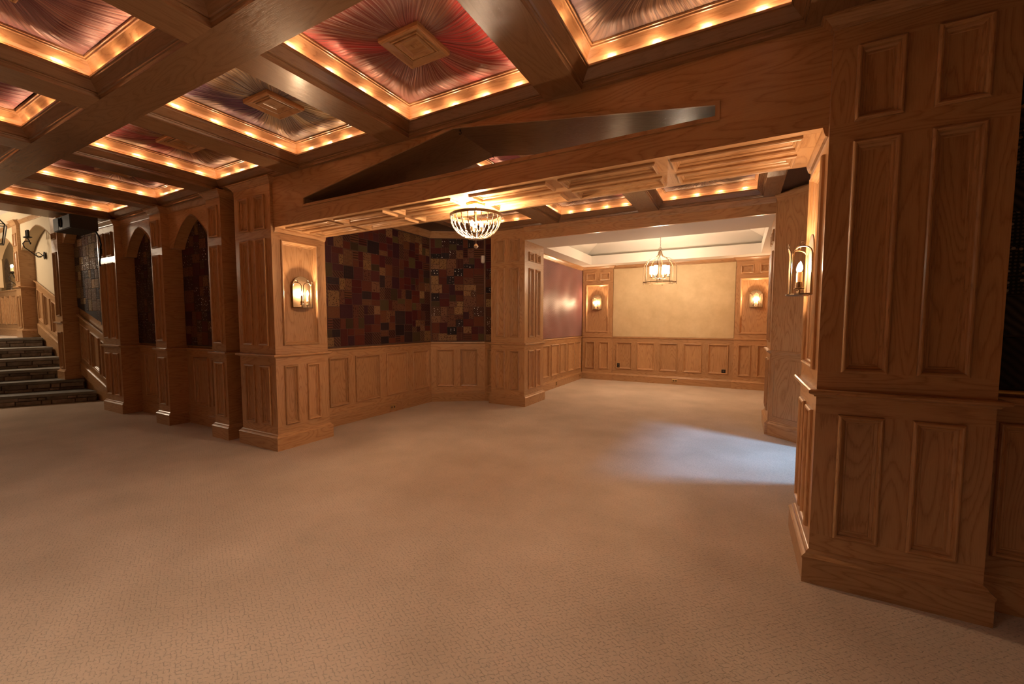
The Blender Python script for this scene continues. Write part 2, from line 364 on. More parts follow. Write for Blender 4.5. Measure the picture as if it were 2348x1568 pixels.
def sweep(mb, path, prof, closed=False, caps=True):
    """prof = [(out, z)] from bottom to top; room side is on the right of the path"""
    rows = [offs(path, d, closed) for d, z in prof]; n = len(path); m = n if closed else n-1
    for i in range(m):
        j = (i+1) % n; t = Vector(path[j])-Vector(path[i]); gr = (t.x, t.y, 0)
        for k in range(len(prof)-1):
            a, b = rows[k], rows[k+1]; z0, z1 = prof[k][1], prof[k+1][1]
            mb.poly([(a[i].x, a[i].y, z0), (a[j].x, a[j].y, z0), (b[j].x, b[j].y, z1), (b[i].x, b[i].y, z1)], gr)
    if caps and not closed:
        for i in (0, n-1):
            q = [(rows[k][i].x, rows[k][i].y, prof[k][1]) for k in range(len(prof))]
            if len(q) > 2: mb.poly(q if i else q[::-1], (0, 0, 1))
def tube(mb, pts, r, seg=6, closed=False, rads=None):
    P = [Vector(p) for p in pts]; n = len(P); rings = []
    prev = None
    for i in range(n):
        t = (P[(i+1) % n]-P[i-1]) if (closed or 0 < i < n-1) else (P[1]-P[0] if i == 0 else P[-1]-P[-2])
        t = t.normalized() if t.length > 1e-9 else Vector((0, 0, 1))
        a = (prev-t*prev.dot(t)) if prev is not None else t.orthogonal()
        if a.length < 1e-6: a = t.orthogonal()
        a.normalize(); prev = a; b = t.cross(a); rr = rads[i] if rads else r
        rings.append([P[i]+rr*(math.cos(2*PI*k/seg)*a+math.sin(2*PI*k/seg)*b) for k in range(seg)])
    m = n if closed else n-1
    for i in range(m):
        A, B = rings[i], rings[(i+1) % n]
        for k in range(seg):
            l = (k+1) % seg; mb.poly([A[k], A[l], B[l], B[k]], tuple(P[(i+1) % n]-P[i]))
    if not closed: mb.poly(rings[0][::-1]); mb.poly(rings[-1])
def lathe(mb, prof, c=(0, 0), seg=20, z0=0, a0=0, a1=2*PI):
    full = abs(a1-a0-2*PI) < 1e-6; n = seg if full else seg+1
    R = [[(c[0]+r*math.cos(a0+(a1-a0)*k/seg), c[1]+r*math.sin(a0+(a1-a0)*k/seg), z0+z) for k in range(n)] for r, z in prof]
    for A, B in zip(R, R[1:]):
        for k in range(seg):
            l = (k+1) % n
            q = [A[k], A[l], B[l], B[k]]; q2 = []
            for p in q:
                if not q2 or (Vector(p)-Vector(q2[-1])).length > 1e-7: q2.append(p)
            if (Vector(q2[0])-Vector(q2[-1])).length < 1e-7: q2.pop()
            if len(q2) >= 3: mb.poly(q2, (0, 0, 1))
def T(x, y, z): return Matrix.Translation((x, y, z))
# ------------------------------------------------------------------ joinery builders
PROF = [(0, 0), (0, .012), (.005, .018), (.010, .020), (.016, .018), (.021, .010), (.023, -.002), (.027, -.003), (.034, -.009), (.036, -.015), (.043, -.015), (.046, -.018)]
PCACHE = {}
def panel_mesh(w_, h_, shear=0, fill='v', mat=None):
    k = (round(w_, 3), round(h_, 3), round(shear, 3), fill)
    if k not in PCACHE:
        mb = MB(); pr = PROF
        if min(w_, h_) < .13: pr = [(d*.75, h) for d, h in PROF]
        mb.ring(0, w_, 0, h_, pr, fill=(0, 1, 0) if fill == 'v' else (1, 0, 0), shear=shear)
        o = mb.build('panel', OAK); PCACHE[k] = o.data; bpy.data.objects.remove(o)
    return PCACHE[k]
def cellface(mb, xs, ys, holes, z, thick, W, Hh, shear=0, edges=True):
    xs = sorted(set([0, W]+xs)); ys = sorted(set([0, Hh]+ys))
    def inh(cx, cy): return any(a < cx < b and c < cy < d for a, b, c, d in holes)
    sh = lambda x, y, zz: (x, y+shear*x, zz)
    for j in range(len(ys)-1):
        cy = (ys[j]+ys[j+1])/2; rowhas = any(c < cy < d for a, b, c, d in holes)
        if not rowhas: mb.poly([sh(0, ys[j], z), sh(W, ys[j], z), sh(W, ys[j+1], z), sh(0, ys[j+1], z)], (1, shear, 0)); continue
        for i in range(len(xs)-1):
            cx = (xs[i]+xs[i+1])/2
            if inh(cx, cy): continue
            mb.poly([sh(xs[i], ys[j], z), sh(xs[i+1], ys[j], z), sh(xs[i+1], ys[j+1], z), sh(xs[i], ys[j+1], z)], (0, 1, 0))
    for a, b, c, d in holes:   # walls of the openings
        t = z-.02
        mb.poly([sh(a, c, z), sh(a, d, z), sh(a, d, t), sh(a, c, t)], (0, 1, 0)); mb.poly([sh(b, c, z), sh(b, c, t), sh(b, d, t), sh(b, d, z)], (0, 1, 0))
        mb.poly([sh(a, c, z), sh(a, c, t), sh(b, c, t), sh(b, c, z)], (1, 0, 0)); mb.poly([sh(a, d, z), sh(b, d, z), sh(b, d, t), sh(a, d, t)], (1, 0, 0))
    if not edges: return
    e = z-thick
    mb.poly([sh(0, 0, z), sh(0, Hh, z), sh(0, Hh, e), sh(0, 0, e)], (0, 1, 0)); mb.poly([sh(W, 0, z), sh(W, 0, e), sh(W, Hh, e), sh(W, Hh, z)], (0, 1, 0))
    mb.poly([sh(0, Hh, z), sh(W, Hh, z), sh(W, Hh, e), sh(0, Hh, e)], (1, 0, 0)); mb.poly([sh(0, 0, z), sh(0, 0, e), sh(W, 0, e), sh(W, 0, z)], (1, 0, 0))
    mb.poly([sh(0, 0, e), sh(0, Hh, e), sh(W, Hh, e), sh(W, 0, e)], (0, 1, 0))
def panelled(parent, M, W, Hh, rects, thick=.03, shear=0, name='board', fills=None, edges=True):
    """a frame-and-panel board; M: x along, y up, z out; front surface at local z=0"""
    mb = MB(); xs = [x for r in rects for x in r[:2]]; ys = [y for r in rects for y in r[2:]]
    cellface(mb, xs, ys, rects, 0, thick, W, Hh, shear, edges)
    body = mb.build(name, OAK, parent, M)
    for k, (a, b, c, d) in enumerate(rects):
        me = panel_mesh(b-a, d-c, shear, (fills or 'v')[0])
        place('panel', me, parent, M @ T(a, c+shear*a, 0))
    return body
R1, R2, R3 = (.265, .92), (1.14, 2.29), (2.385, 2.745)
BASEP = [(0, 0), (.03, 0), (.03, .132), (.034, .134), (.034, .142), (.026, .150), (.016, .158), (.012, .168), (.004, .176), (0, .178)]
BASEW = [(0, 0), (.022, 0), (.022, .132), (.026, .134), (.026, .142), (.020, .150), (.012, .158), (.010, .168), (.003, .176), (0, .178)]
RAILP = [(0, 1.006), (.010, 1.008), (.014, 1.016), (.030, 1.022), (.036, 1.026), (.038, 1.034), (.036, 1.042), (.028, 1.046), (0, 1.046)]
def crownp(z0, h=.06, o=.055): return [(0, z0), (.006, z0), (.010, z0+.008), (.012, z0+.016), (o*.45, z0+h*.5), (o*.8, z0+h*.8), (o*.82, z0+h*.88), (o, z0+h*.9), (o, z0+h), (0, z0+h)]
def pillar(label, x0, x1, y0, y1, faces, top=2.905, crown0=2.845, crownh=.06, group=None, rail=True, cat='pillar', name='panelled_pillar', z0=0):
    t = thing(name, label, cat, ((x0+x1)/2, (y0+y1)/2, z0), group)
    F = {'front': ((x0, y0, z0), (1, 0, 0), x1-x0), 'right': ((x1, y0, z0), (0, 1, 0), y1-y0), 'left': ((x0, y1, z0), (0, -1, 0), y1-y0), 'back': ((x1, y1, z0), (-1, 0, 0), x1-x0)}
    for k, rects in faces.items():
        o, u, W = F[k]; panelled(t, frame(o, u, (0, 0, 1)), W, top-z0, rects, edges=False)
    mb = MB(); mb.box(x0+.031, x1-.031, y0+.031, y1-.031, z0+.002, top-.001, (0, 0, 1)); mb.build('core', OAK, t)
    P = [(x0, y0), (x1, y0), (x1, y1), (x0, y1)]
    mb = MB(); sweep(mb, P, [(d, z+z0) for d, z in BASEP], True); mb.build('plinth', OAK, t)
    if rail: mb = MB(); sweep(mb, P, [(d, z+z0) for d, z in RAILP], True); mb.build('chair_rail', OAK, t)
    if crown0: mb = MB(); sweep(mb, P, crownp(crown0, crownh), True); mb.build('crown', OAK, t)
    return t
def cols2(W, a=.095, gp=.105, rows=(R1, R2, R3)):
    w_ = (W-2*a-gp)/2
    return [(x, x+w_, r[0], r[1]) for r in rows for x in (a, a+w_+gp)]
def wainscot(label, p0, p1, panels, h0=0, z=(.265, .92), cat='wainscot', group=None, ends=True):
    """room side on the right of p0->p1"""
    p0 = Vector(p0); p1 = Vector(p1); W = (p1-p0).length; u = (p1-p0).normalized()
    t = thing('wainscot', label, cat, (*((p0+p1)/2), h0), group)
    M = frame((p0.x, p0.y, h0), (u.x, u.y, 0), (0, 0, 1))
    panelled(t, M, W, 1.02, [(a, b, z[0], z[1]) for a, b in panels], thick=.02)
    mb = MB(); sweep(mb, [p0, p1], [(d, q+h0) for d, q in BASEW]); mb.build('baseboard', OAK, t)
    mb = MB(); sweep(mb, [p0, p1], [(d*.6, q+h0) for d, q in RAILP]); mb.build('chair_rail', OAK, t)
    return t
def wallbox(name, x0, x1, y0, y1, z0, z1, mat): mb = MB(); mb.box(x0, x1, y0, y1, z0, z1); return struct(mb.build(name, mat))
# ------------------------------------------------------------------ shell
wallbox('floor', -13.2, 3.6, -5.6, 10.4, -.12, 0, CARPET)
wallbox('ceiling', -8.76, 3.6, -5.6, 6.9, 3.30, 3.42, OAK_SHADE)
wallbox('ceiling_rear', -8.76, 3.6, -5.6, -.25, 2.93, 3.0, OAK_SHADE)
wallbox('ceiling_stair', -18.7, -8.76, -5.6, 5.0, 3.62, 3.72, PLASTER)
wallbox('wall_rear', -18.7, 3.6, -5.75, -5.6, -.1, 3.7, OAK)
wallbox('wall_east', 3.5, 3.65, -5.6, 3.2, -.1, 3.4, OAK)
wallbox('wall_colonnade', -13.1, -5.0, 2.975, 3.08, -.1, 3.62, OAK)
wallbox('wall_left_bay', -4.85, -4.725, 3.2, 5.95, -.1, 3.4, OAK)
wallbox('wall_right_front', 1.0, 3.6, 2.921, 3.05, -.1, 3.4, OAK)
# diagonal bay walls
def slab(name, p0, p1, thick, z0, z1, mat):
    a = Vector(p0); b = Vector(p1); u = (b-a).normalized(); n = Vector((-u.y, u.x))*thick
    mb = MB(); P = [a, b, b+n, a+n]
    for i in range(4):
        p, q = P[i], P[(i+1) % 4]; mb.poly([(p.x, p.y, z0), (q.x, q.y, z0), (q.x, q.y, z1), (p.x, p.y, z1)], (0, 0, 1))
    mb.poly([(p.x, p.y, z1) for p in P]); mb.poly([(p.x, p.y, z0) for p in P[::-1]])
    return struct(mb.build(name, mat))
LB = [(-4.70, 3.38), (-4.70, 5.81), (-3.92, 6.35), (-3.70, 6.35)]
slab('wall_left_diagonal', (-4.715, 5.83), (-3.935, 6.37), .12, -.1, 3.4, OAK)
slab('wall_left_return', (-3.94, 6.375), (-3.70, 6.375), .12, -.1, 3.4, OAK)
# right bay with the glazed opening
wallbox('wall_right_bay', .76, .86, 3.3, 4.45, -.1, 3.4, OAK)
wallbox('wall_right_bay_far', .76, .86, 5.62, 5.85, -.1, 3.4, OAK)
wallbox('wall_right_bay_head', .76, .86, 4.38, 5.78, 1.82, 3.4, OAK)
slab('wall_right_diagonal', (.33, 6.16), (.80, 5.73), .12, -.1, 3.4, OAK)
wallbox('wall_vestibule_side', .86, 2.9, 4.30, 4.38, -.1, 3.28, PLASTER)
wallbox('wall_vestibule_far', .86, 2.9, 5.78, 5.86, -.1, 3.28, PLASTER)
wallbox('wall_vestibule_end', 2.9, 3.0, 4.3, 5.86, -.1, 3.28, PLASTER)
# bay ceilings
def prism(name, P, z0, z1, mat):
    mb = MB(); mb.poly([(x, y, z0) for x, y in P[::-1]]); mb.poly([(x, y, z1) for x, y in P])
    for i in range(len(P)):
        p, q = P[i], P[(i+1) % len(P)]; mb.poly([(p[0], p[1], z0), (q[0], q[1], z0), (q[0], q[1], z1), (p[0], p[1], z1)])
    return struct(mb.build(name, mat))
BAYCEIL = collage('bay_ceiling_cloth', (.045, .020, .014), (.085, .040, .028), (.12, .06, .04))
prism('ceiling_left_bay', [(-4.75, 3.39), (-4.09, 3.39), (-4.09, 6.36), (-4.75, 5.85)], 2.94, 2.99, BAYCEIL)
prism('ceiling_right_bay', [(.36, 3.39), (.78, 3.39), (.78, 5.8), (.36, 6.12)], 2.94, 2.99, BAYCEIL)
# far room
wallbox('wall_far_left', -3.55, -3.421, 6.9, 10.1, -.1, 3.3, OAK)
wallbox('wall_far_right', .641, .76, 6.1, 10.1, -.1, 3.3, OAK)
wallbox('wall_far_back', -3.55, .76, 10.10, 10.22, -.1, 3.3, OAK)
mb = MB()
TX0, TX1, TY0, TY1 = -3.06, .30, 7.06, 9.66
for a, b, c, d in ((-3.5, .7, 6.221, TY0), (-3.5, .7, TY1, 10.12), (-3.5, TX0, TY0, TY1), (TX1, .7, TY0, TY1)): mb.box(a, b, c, d, 2.715, 2.915)
struct(mb.build('ceiling_far', PLASTER))
mb = MB()
mb.box(TX0-.3, TX1+.3, TY0-.3, TY1+.3, 3.16, 3.22)
for a, b, c, d in ((TX0-.3, TX1+.3, TY0-.3, TY0-.28), (TX0-.3, TX1+.3, TY1+.28, TY1+.3), (TX0-.3, TX0-.28, TY0-.3, TY1+.3), (TX1+.28, TX1+.3, TY0-.3, TY1+.3)): mb.box(a, b, c, d, 2.915, 3.16)
# sloping cove of the tray
P0 = [(TX0-.22, TY0-.22), (TX1+.22, TY0-.22), (TX1+.22, TY1+.22), (TX0-.22, TY1+.22)]; P1 = [(TX0+.2, TY0+.2), (TX1-.2, TY0+.2), (TX1-.2, TY1-.2), (TX0+.2, TY1-.2)]
for i in range(4):
    j = (i+1) % 4; mb.poly([(*P0[i], 2.93), (*P1[i], 3.155), (*P1[j], 3.155), (*P0[j], 2.93)])
struct(mb.build('ceiling_far_tray', PLASTER))
# ------------------------------------------------------------------ pillars
LP = pillar('broad oak pillar with a lit sconce, left end of the big gabled beam', -5.0, -4.33, 2.74, 3.40,
            {'front': cols2(.67), 'right': [(.095, .54, R2[0], R2[1]-.01), (.095, .258, *R1), (.372, .54, *R1)], 'left': []})
RP = pillar('broad oak pillar nearest the camera at the right edge', .36, 1.02, 2.74, 3.40,
            {'front': cols2(.66), 'left': [(.12, .565, R2[0], R2[1]-.01), (.10, .288, *R1), (.392, .58, *R1)], 'right': []})
MP = pillar('oak pillar in the middle, left of the far room opening', -3.705, -3.07, 6.20, 6.95,
            {'front': cols2(.635, .095, .105), 'right': cols2(.75, .15, .085, ((.265, .92), (1.14, 2.285), (2.40, 2.55))), 'left': []}, crown0=None)
FP = pillar('narrow-seen oak pillar right of the far room opening', .33, .640, 6.17, 6.95,
            {'front': [], 'left': cols2(.78, .15, .085, ((.265, .92), (1.14, 2.285), (2.40, 2.55)))}, crown0=None)
C1 = pillar('slim oak pilaster right beside the lit-sconce pillar', -5.55, -5.25, 2.72, 2.97, {'front': [(.055, .245, *R1), (.055, .245, *R2), (.055, .245, *R3)], 'right': [], 'left': []}, cat='pilaster', name='pilaster', group='oak pilasters of the arcade', crown0=2.83, crownh=.075)
C2 = pillar('slim oak pilaster between the two arched niches', -7.0, -6.69, 2.72, 2.97, {'front': [(.06, .25, *R1), (.06, .25, *R2), (.06, .25, *R3)], 'right': [], 'left': []}, cat='pilaster', name='pilaster', group='oak pilasters of the arcade', crown0=2.83, crownh=.075)
C3 = pillar('double-panelled oak pilaster at the foot of the stairs', -8.78, -8.15, 2.72, 2.97, {'front': cols2(.63, .075, .10), 'right': [], 'left': []}, cat='pilaster', name='pilaster', group='oak pilasters of the arcade', crown0=2.83, crownh=.075)
# stair pilasters (bases stand on steps)
P4 = pillar('oak pilaster standing on the second stair step', -10.88, -10.58, 2.74, 2.97, {'front': [(.055, .245, .2, .86), (.055, .245, 1.14, 2.28), (.055, .245, 2.50, 2.62)], 'right': [], 'left': []}, cat='pilaster', name='pilaster', z0=.362, top=3.45, crown0=3.36, crownh=.09, group='oak pilasters of the stair')
P5 = pillar('oak pilaster on the landing at the top of the stairs', -13.12, -12.82, 2.74, 2.97, {'front': [(.055, .245, .2, .86), (.055, .245, 1.14, 1.75), (.055, .245, 1.86, 2.12)], 'right': [], 'left': []}, cat='pilaster', name='pilaster', z0=1.08, top=3.45, crown0=3.36, crownh=.09, group='oak pilasters of the stair')
# ------------------------------------------------------------------ header with the gabled opening
hd = thing('header_beam', 'wide oak header with a long low gable-shaped opening', 'beam', (-1.985, 2.77, 2.395))
X0, X1, YF, YB, ZB, ZT = -4.33, .36, 2.77, 3.40, 2.395, 2.905
A = [(-3.815, 2.565), (-.165, 2.565), (-.165, 2.625), (-1.99, 2.895), (-3.815, 2.625)]
mb = MB()
for y, rev in ((YF, 0), (YB, 1)):
    Q = [[(X0, ZB), (X1, ZB), (X1, A[0][1]), (X0, A[0][1])], [(X0, A[0][1]), (A[0][0], A[0][1]), (A[4][0], A[4][1]), (A[4][0], ZT), (X0, ZT)],
         [(A[4][0], A[4][1]), (A[3][0], A[3][1]), (A[3][0], ZT), (A[4][0], ZT)], [(A[3][0], A[3][1]), (A[2][0], A[2][1]), (A[2][0], ZT), (A[3][0], ZT)],
         [(A[1][0], A[1][1]), (X1, A[1][1]), (X1, ZT), (A[2][0], ZT), (A[2][0], A[2][1])]]
    for q in Q:
        p = [(x, y, z) for x, z in q]; mb.poly(p[::-1] if rev else p, (1, 0, 0))
mb.build('face_board', OAK, hd); mb = MB()
for i in range(5):
    a, b = A[i], A[(i+1) % 5]; mb.poly([(a[0], YF, a[1]), (b[0], YF, b[1]), (b[0], YB, b[1]), (a[0], YB, a[1])], (b[0]-a[0], 0, b[1]-a[1]))
mb.build('reveal_board', OAK_SHADE, hd)  # shade inside the opening is painted by the darker oak copy
mb = MB()   # bead round the opening
def beadpoly(P, y, w_, t):
    n = len(P); cx = sum(p[0] for p in P)/n; out = []
    R = [Vector(p) for p in P]; off = offs([tuple(p) for p in P], w_, True)
    for i in range(n):
        j = (i+1) % n; a, b, c, d = R[i], R[j], off[j], off[i]; gr = (b.x-a.x, 0, b.y-a.y)
        mb.poly([(a.x, y-t, a.y), (b.x, y-t, b.y), (c.x, y-t, c.y), (d.x, y-t, d.y)][::-1], gr)
        mb.poly([(a.x, y, a.y), (b.x, y, b.y), (b.x, y-t, b.y), (a.x, y-t, a.y)], gr); mb.poly([(d.x, y, d.y), (c.x, y, c.y), (c.x, y-t, c.y), (d.x, y-t, d.y)], gr)
beadpoly(A, YF, .024, .012)
mb.build('bead', OAK, hd)
# panelled soffit, faces down: u = +X, v = -Y so that normal is -Z
M = frame((X0, YB, ZB), (1, 0, 0), (0, -1, 0))
sp = []
for a, b in ((-4.22, -3.56), (-3.47, -2.82), (-2.73, -2.07), (-1.90, -1.24), (-1.15, -.50), (-.41, .26)):
    for c, d in ((2.83, 3.03), (3.12, 3.32)): sp.append((a-X0, b-X0, YB-d, YB-c))
body = panelled(hd, M, X1-X0, YB-YF, sp, thick=.03, name='soffit_board', fills='h', edges=False)
mb = MB()
for x, s_ in ((X0, 1), (X1, -1)): sweep(mb, [(x, YF), (x, YB)] if s_ > 0 else [(x, YB), (x, YF)], [(0, 2.345), (.012, 2.352), (.02, 2.375), (.024, 2.394), (0, 2.394)])
mb.build('soffit_moulding', OAK, hd)
# hooks in the gable peak
for i, (y, nm) in enumerate(((2.80, 'front'), (3.37, 'rear'))):
    mb = MB(); pts = [(0, 0, .0), (0, 0, -.012)]+[(.010*math.sin(a)*1, 0, -.022-.010*(1-math.cos(a))+.010) for a in [k*PI*1.45/8 for k in range(1, 9)]]
    tube(mb, pts, .0028, 5); lathe(mb, [(0, 0), (.008, 0), (.008, -.004), (0, -.004)], seg=8)
    o = mb.build('hook', IRON, None, T(-1.95 if i == 0 else -1.99, y, 2.888)); tag(o, 'small dark screw hook at the %s edge of the gable peak' % nm, 'hook', 'hooks in the gable peak')
# ------------------------------------------------------------------ inner header before the far room
hb = thing('header_beam', 'oak header over the opening to the far room', 'beam', (-1.37, 6.18, 2.71))
mb = MB(); mb.box(-3.07, .33, 6.18, 6.22, 2.71, 2.905, (1, 0, 0)); mb.build('face_board', OAK, hb)
mb = MB(); sweep(mb, [(-3.068, 6.18), (.328, 6.18)], [(0, 2.835), (.006, 2.838), (.010, 2.85), (.03, 2.88), (.042, 2.905)]); mb.build('moulding', OAK, hb)
# ------------------------------------------------------------------ arcade: spandrels, wainscots, hangings
def archz(t, rise): return rise*max(0, 1-abs(t)**1.5)**.8
def spandrel(label, xa, xb, hw, y0, y1, zs, rise, top, mat, name='arch', bottom=None, cx=None):
    t = thing(name, label, 'arch', ((xa+xb)/2, y0, zs)); cx = (xa+xb)/2 if cx is None else cx
    n = 14; xs = [xa]+[cx+hw*math.sin(PI/2*k/n) for k in range(-n, n+1)]+[xb]
    zz = [zs]+[zs+archz((x-cx)/hw, rise) for x in xs[1:-1]]+[zs]
    mb = MB()
    for y, rv in ((y0, 0), (y1, 1)):
        for i in range(len(xs)-1):
            q = [(xs[i], y, zz[i]), (xs[i+1], y, zz[i+1]), (xs[i+1], y, top), (xs[i], y, top)]; mb.poly(q[::-1] if rv else q, (1, 0, 0))
    for i in range(len(xs)-1): mb.poly([(xs[i], y0, zz[i]), (xs[i], y1, zz[i]), (xs[i+1], y1, zz[i+1]), (xs[i+1], y0, zz[i+1])], (0, 1, 0))
    mb.build('spandrel', mat, t)
    for yy in (y0,):   # bead on the arch edge
        mb = MB(); tube(mb, [(xs[i], yy-.002, zz[i]-.004) for i in range(1, len(xs)-1)], .007, 5); mb.build('edge_bead', OAK, t)
    mb = MB(); sweep(mb, [(xa, y0), (xb, y0)], [(0, top-.075), (.008, top-.072), (.010, top-.06), (.032, top-.02), (.04, top-.012), (.04, top)]); mb.build('moulding', OAK, t)
    return t
spandrel('pointed oak arch of the niche next to the lit-sconce pillar', -6.69, -5.55, .455, 2.81, 2.938, 2.375, .385, 2.905, OAK)
spandrel('pointed oak arch of the niche nearest the stairs', -8.15, -7.0, .455, 2.81, 2.938, 2.375, .385, 2.905, OAK)
spandrel('wooden arch above the stair patchwork, half behind the speaker', -10.58, -8.78, .80, 2.80, 2.938, 2.80, .42, 3.45, OAK)
spandrel('plaster arch over the niche with the unlit iron sconce', -12.82, -10.88, .93, 2.79, 2.96, 2.86, .40, 3.45, TANPL)
spandrel('plaster arch at the left edge beyond the landing pilaster', -15.1, -13.12, .93, 2.79, 2.96, 2.86, .40, 3.45, TANPL)
CUBE = None
def cube_mesh():
    global CUBE
    if CUBE is None:
        mb = MB(); b = .06
        # unit patch with softly bevelled rim
        lo = [(-.5, -.5, 0), (.5, -.5, 0), (.5, .5, 0), (-.5, .5, 0)]; hi = [(x*(1-b), y*(1-b), 1) for x, y, z in lo]
        mb.poly(hi)
        for i in range(4): j = (i+1) % 4; mb.poly([lo[i], lo[j], hi[j], hi[i]])
        mb.poly(lo[::-1])
        o = mb.build('patch', PATCH[0]); CUBE = o.data; bpy.data.objects.remove(o)
    return CUBE
def split(x0, y0, x1, y1, s, out, rnd):
    w_, h_ = x1-x0, y1-y0
    if (w_ < s*1.45 and h_ < s*1.45) or (w_*h_ < s*s*1.1) or (max(w_, h_) < s*1.9 and rnd.random() < .35): out.append((x0, y0, x1, y1)); return
    if w_ > h_*(.8+.5*rnd.random()):
        k = x0+w_*(.38+.24*rnd.random()); split(x0, y0, k, y1, s, out, rnd); split(k, y0, x1, y1, s, out, rnd)
    else:
        k = y0+h_*(.38+.24*rnd.random()); split(x0, y0, x1, k, s, out, rnd); split(x0, k, x1, y1, s, out, rnd)
def hanging(label, p0, p1, z0, z1, s, mats, wts, backing, seed, thick=.004, depth=.010, group=None, bead=True, lowz=None):
    p0 = Vector(p0); p1 = Vector(p1); W = (p1-p0).length; u = (p1-p0).normalized(); rnd = random.Random(seed)
    t = thing('patchwork_hanging', label, 'wall hanging', (*((p0+p1)/2), z0), group)
    M = frame((p0.x, p0.y, z0), (u.x, u.y, 0), (0, 0, 1)); Hh = z1-z0
    mb = MB()
    if lowz is None: mb.box(0, W, 0, Hh, -depth, 0)
    else:   # bottom edge follows the sloping rail
        a, b = lowz(0), lowz(W); mb.poly([(0, a, 0), (W, b, 0), (W, Hh, 0), (0, Hh, 0)]); mb.poly([(0, a, -depth), (0, Hh, -depth), (W, Hh, -depth), (W, b, -depth)])
        mb.poly([(0, a, 0), (0, a, -depth), (W, b, -depth), (W, b, 0)]); mb.poly([(0, Hh, 0), (W, Hh, 0), (W, Hh, -depth), (0, Hh, -depth)])
    mb.build('backing', backing, t, M)
    out = []; split(.012, .012, W-.012, Hh-.012, s, out, rnd)
    me = cube_mesh(); gp = .0035
    for x0, y0, x1, y1 in out:
        if lowz is not None and y0 < max(lowz(x0), lowz(x1))+.005: continue
        cx, cy = (x0+x1)/2, (y0+y1)/2
        Q = M @ T(cx, cy, 0) @ Matrix.Rotation(rnd.gauss(0, .012), 4, 'Z') @ Matrix.Diagonal((x1-x0-gp-rnd.random()*.004, y1-y0-gp-rnd.random()*.004, thick*(.7+.6*rnd.random()), 1))
        o = place('patch', me, t, Q)
        o.material_slots[0].link = 'OBJECT'; o.material_slots[0].material = rnd.choices(mats, wts)[0]
    return t
WT = [18, 10, 20, 8, 9, 8, 8, 12, 12, 8]
hanging('patchwork quilt filling the long straight wall of the bay', (-4.705, 3.41), (-4.705, 5.815), 1.055, 2.835, .125, PATCH, [18, 10, 15, 9, 3, 10, 9, 12, 14, 5], BACKING, 3)
hanging('patchwork quilt on the slanted bay wall, brighter tan patches', (-4.705, 5.822), (-3.928, 6.352), 1.055, 2.835, .125, PATCH, [16, 8, 16, 12, 26, 6, 4, 8, 8, 10], BACKING, 5)
hanging('narrow patchwork strip beside the middle pillar', (-3.918, 6.355), (-3.72, 6.355), 1.055, 2.835, .12, PATCH, [16, 8, 16, 8, 14, 6, 4, 8, 10, 10], BACKING, 8)
DK = [PATCHD[2], PATCH[7], PATCH[8], PATCH[2], PATCH[0]]
hanging('dark patchwork cloth inside the arched niche by the sconce pillar', (-6.675, 2.945), (-5.565, 2.945), 1.075, 2.89, .13, DK, [4, 3, 4, 3, 2], BACKDARK, 11)
hanging('nearly black patchwork cloth in the arched niche nearest the stairs', (-8.135, 2.945), (-7.015, 2.945), 1.075, 2.89, .13, DK, [8, 2, 2, 1, 0], BACKDARK, 12)
hanging('glittering brown patchwork above the sloping stair rail', (-10.56, 2.945), (-8.80, 2.945), 1.02, 3.38, .15, PATCHD, [6, 8, 4, 2], BACKDARK, 13, lowz=lambda x: .08+.326*(1.76-x)*1.0 if x < 1.50 else .08+.326*.26)
hanging('black embroidered cloth at the right edge of the picture', (1.06, 2.905), (2.6, 2.905), 1.075, 2.89, .15, [PATCHK, PATCHK2], [3, 1], BACKDARK, 14)
mb = MB(); tube(mb, [(1.03, 2.895, 1.068), (2.6, 2.895, 1.068)], .009, 6)
tag(mb.build('gold_cord', GOLD), 'twisted gold cord along the bottom of the black cloth at right', 'cord')
mb = MB(); tube(mb, [(1.08, 2.895, 2.37), (1.13, 2.895, 2.42), (1.25, 2.895, 2.55)], .008, 6)
tag(mb.build('gold_cord', GOLD), 'short gold cord at the upper corner of the black cloth, right edge', 'cord')
wainscot('oak wainscot under the first dark niche, beside the sconce pillar', (-6.69, 2.95), (-5.55, 2.95), [(.19, .56), (.64, 1.0)])
wainscot('oak wainscot under the second dark niche, near the stairs', (-8.15, 2.95), (-7.0, 2.95), [(.19, .56), (.64, 1.0)])
wainscot('thin oak strip between sconce pillar and slim pilaster', (-5.25, 2.95), (-5.0, 2.95), [])
wainscot('oak wainscot below the long patchwork quilt, four panels', (-4.70, 3.40), (-4.70, 5.81), [(.30, .62), (.74, 1.20), (1.34, 1.80), (1.93, 2.35)])
wainscot('oak wainscot on the slanted bay wall, two panels', (-4.70, 5.81), (-3.92, 6.35), [(.10, .41), (.51, .81)])
wainscot('short oak wainscot tucked against the middle pillar', (-3.92, 6.35), (-3.705, 6.35), [(.05, .17)])
wainscot('dark oak wainscot right of the nearest pillar', (1.02, 2.90), (3.4, 2.90), [(.07, .62), (.74, 1.28), (1.4, 1.95)])
mb = MB(); sweep(mb, [(1.0, 2.90), (3.4, 2.90)], crownp(2.83, .075)); struct(mb.build('trim_1', OAK))
mb = MB(); sweep(mb, LB, [(0, 2.835), (.006, 2.838), (.012, 2.852), (.05, 2.905), (.062, 2.915), (.062, 2.94)]); struct(mb.build('trim_2', OAK))
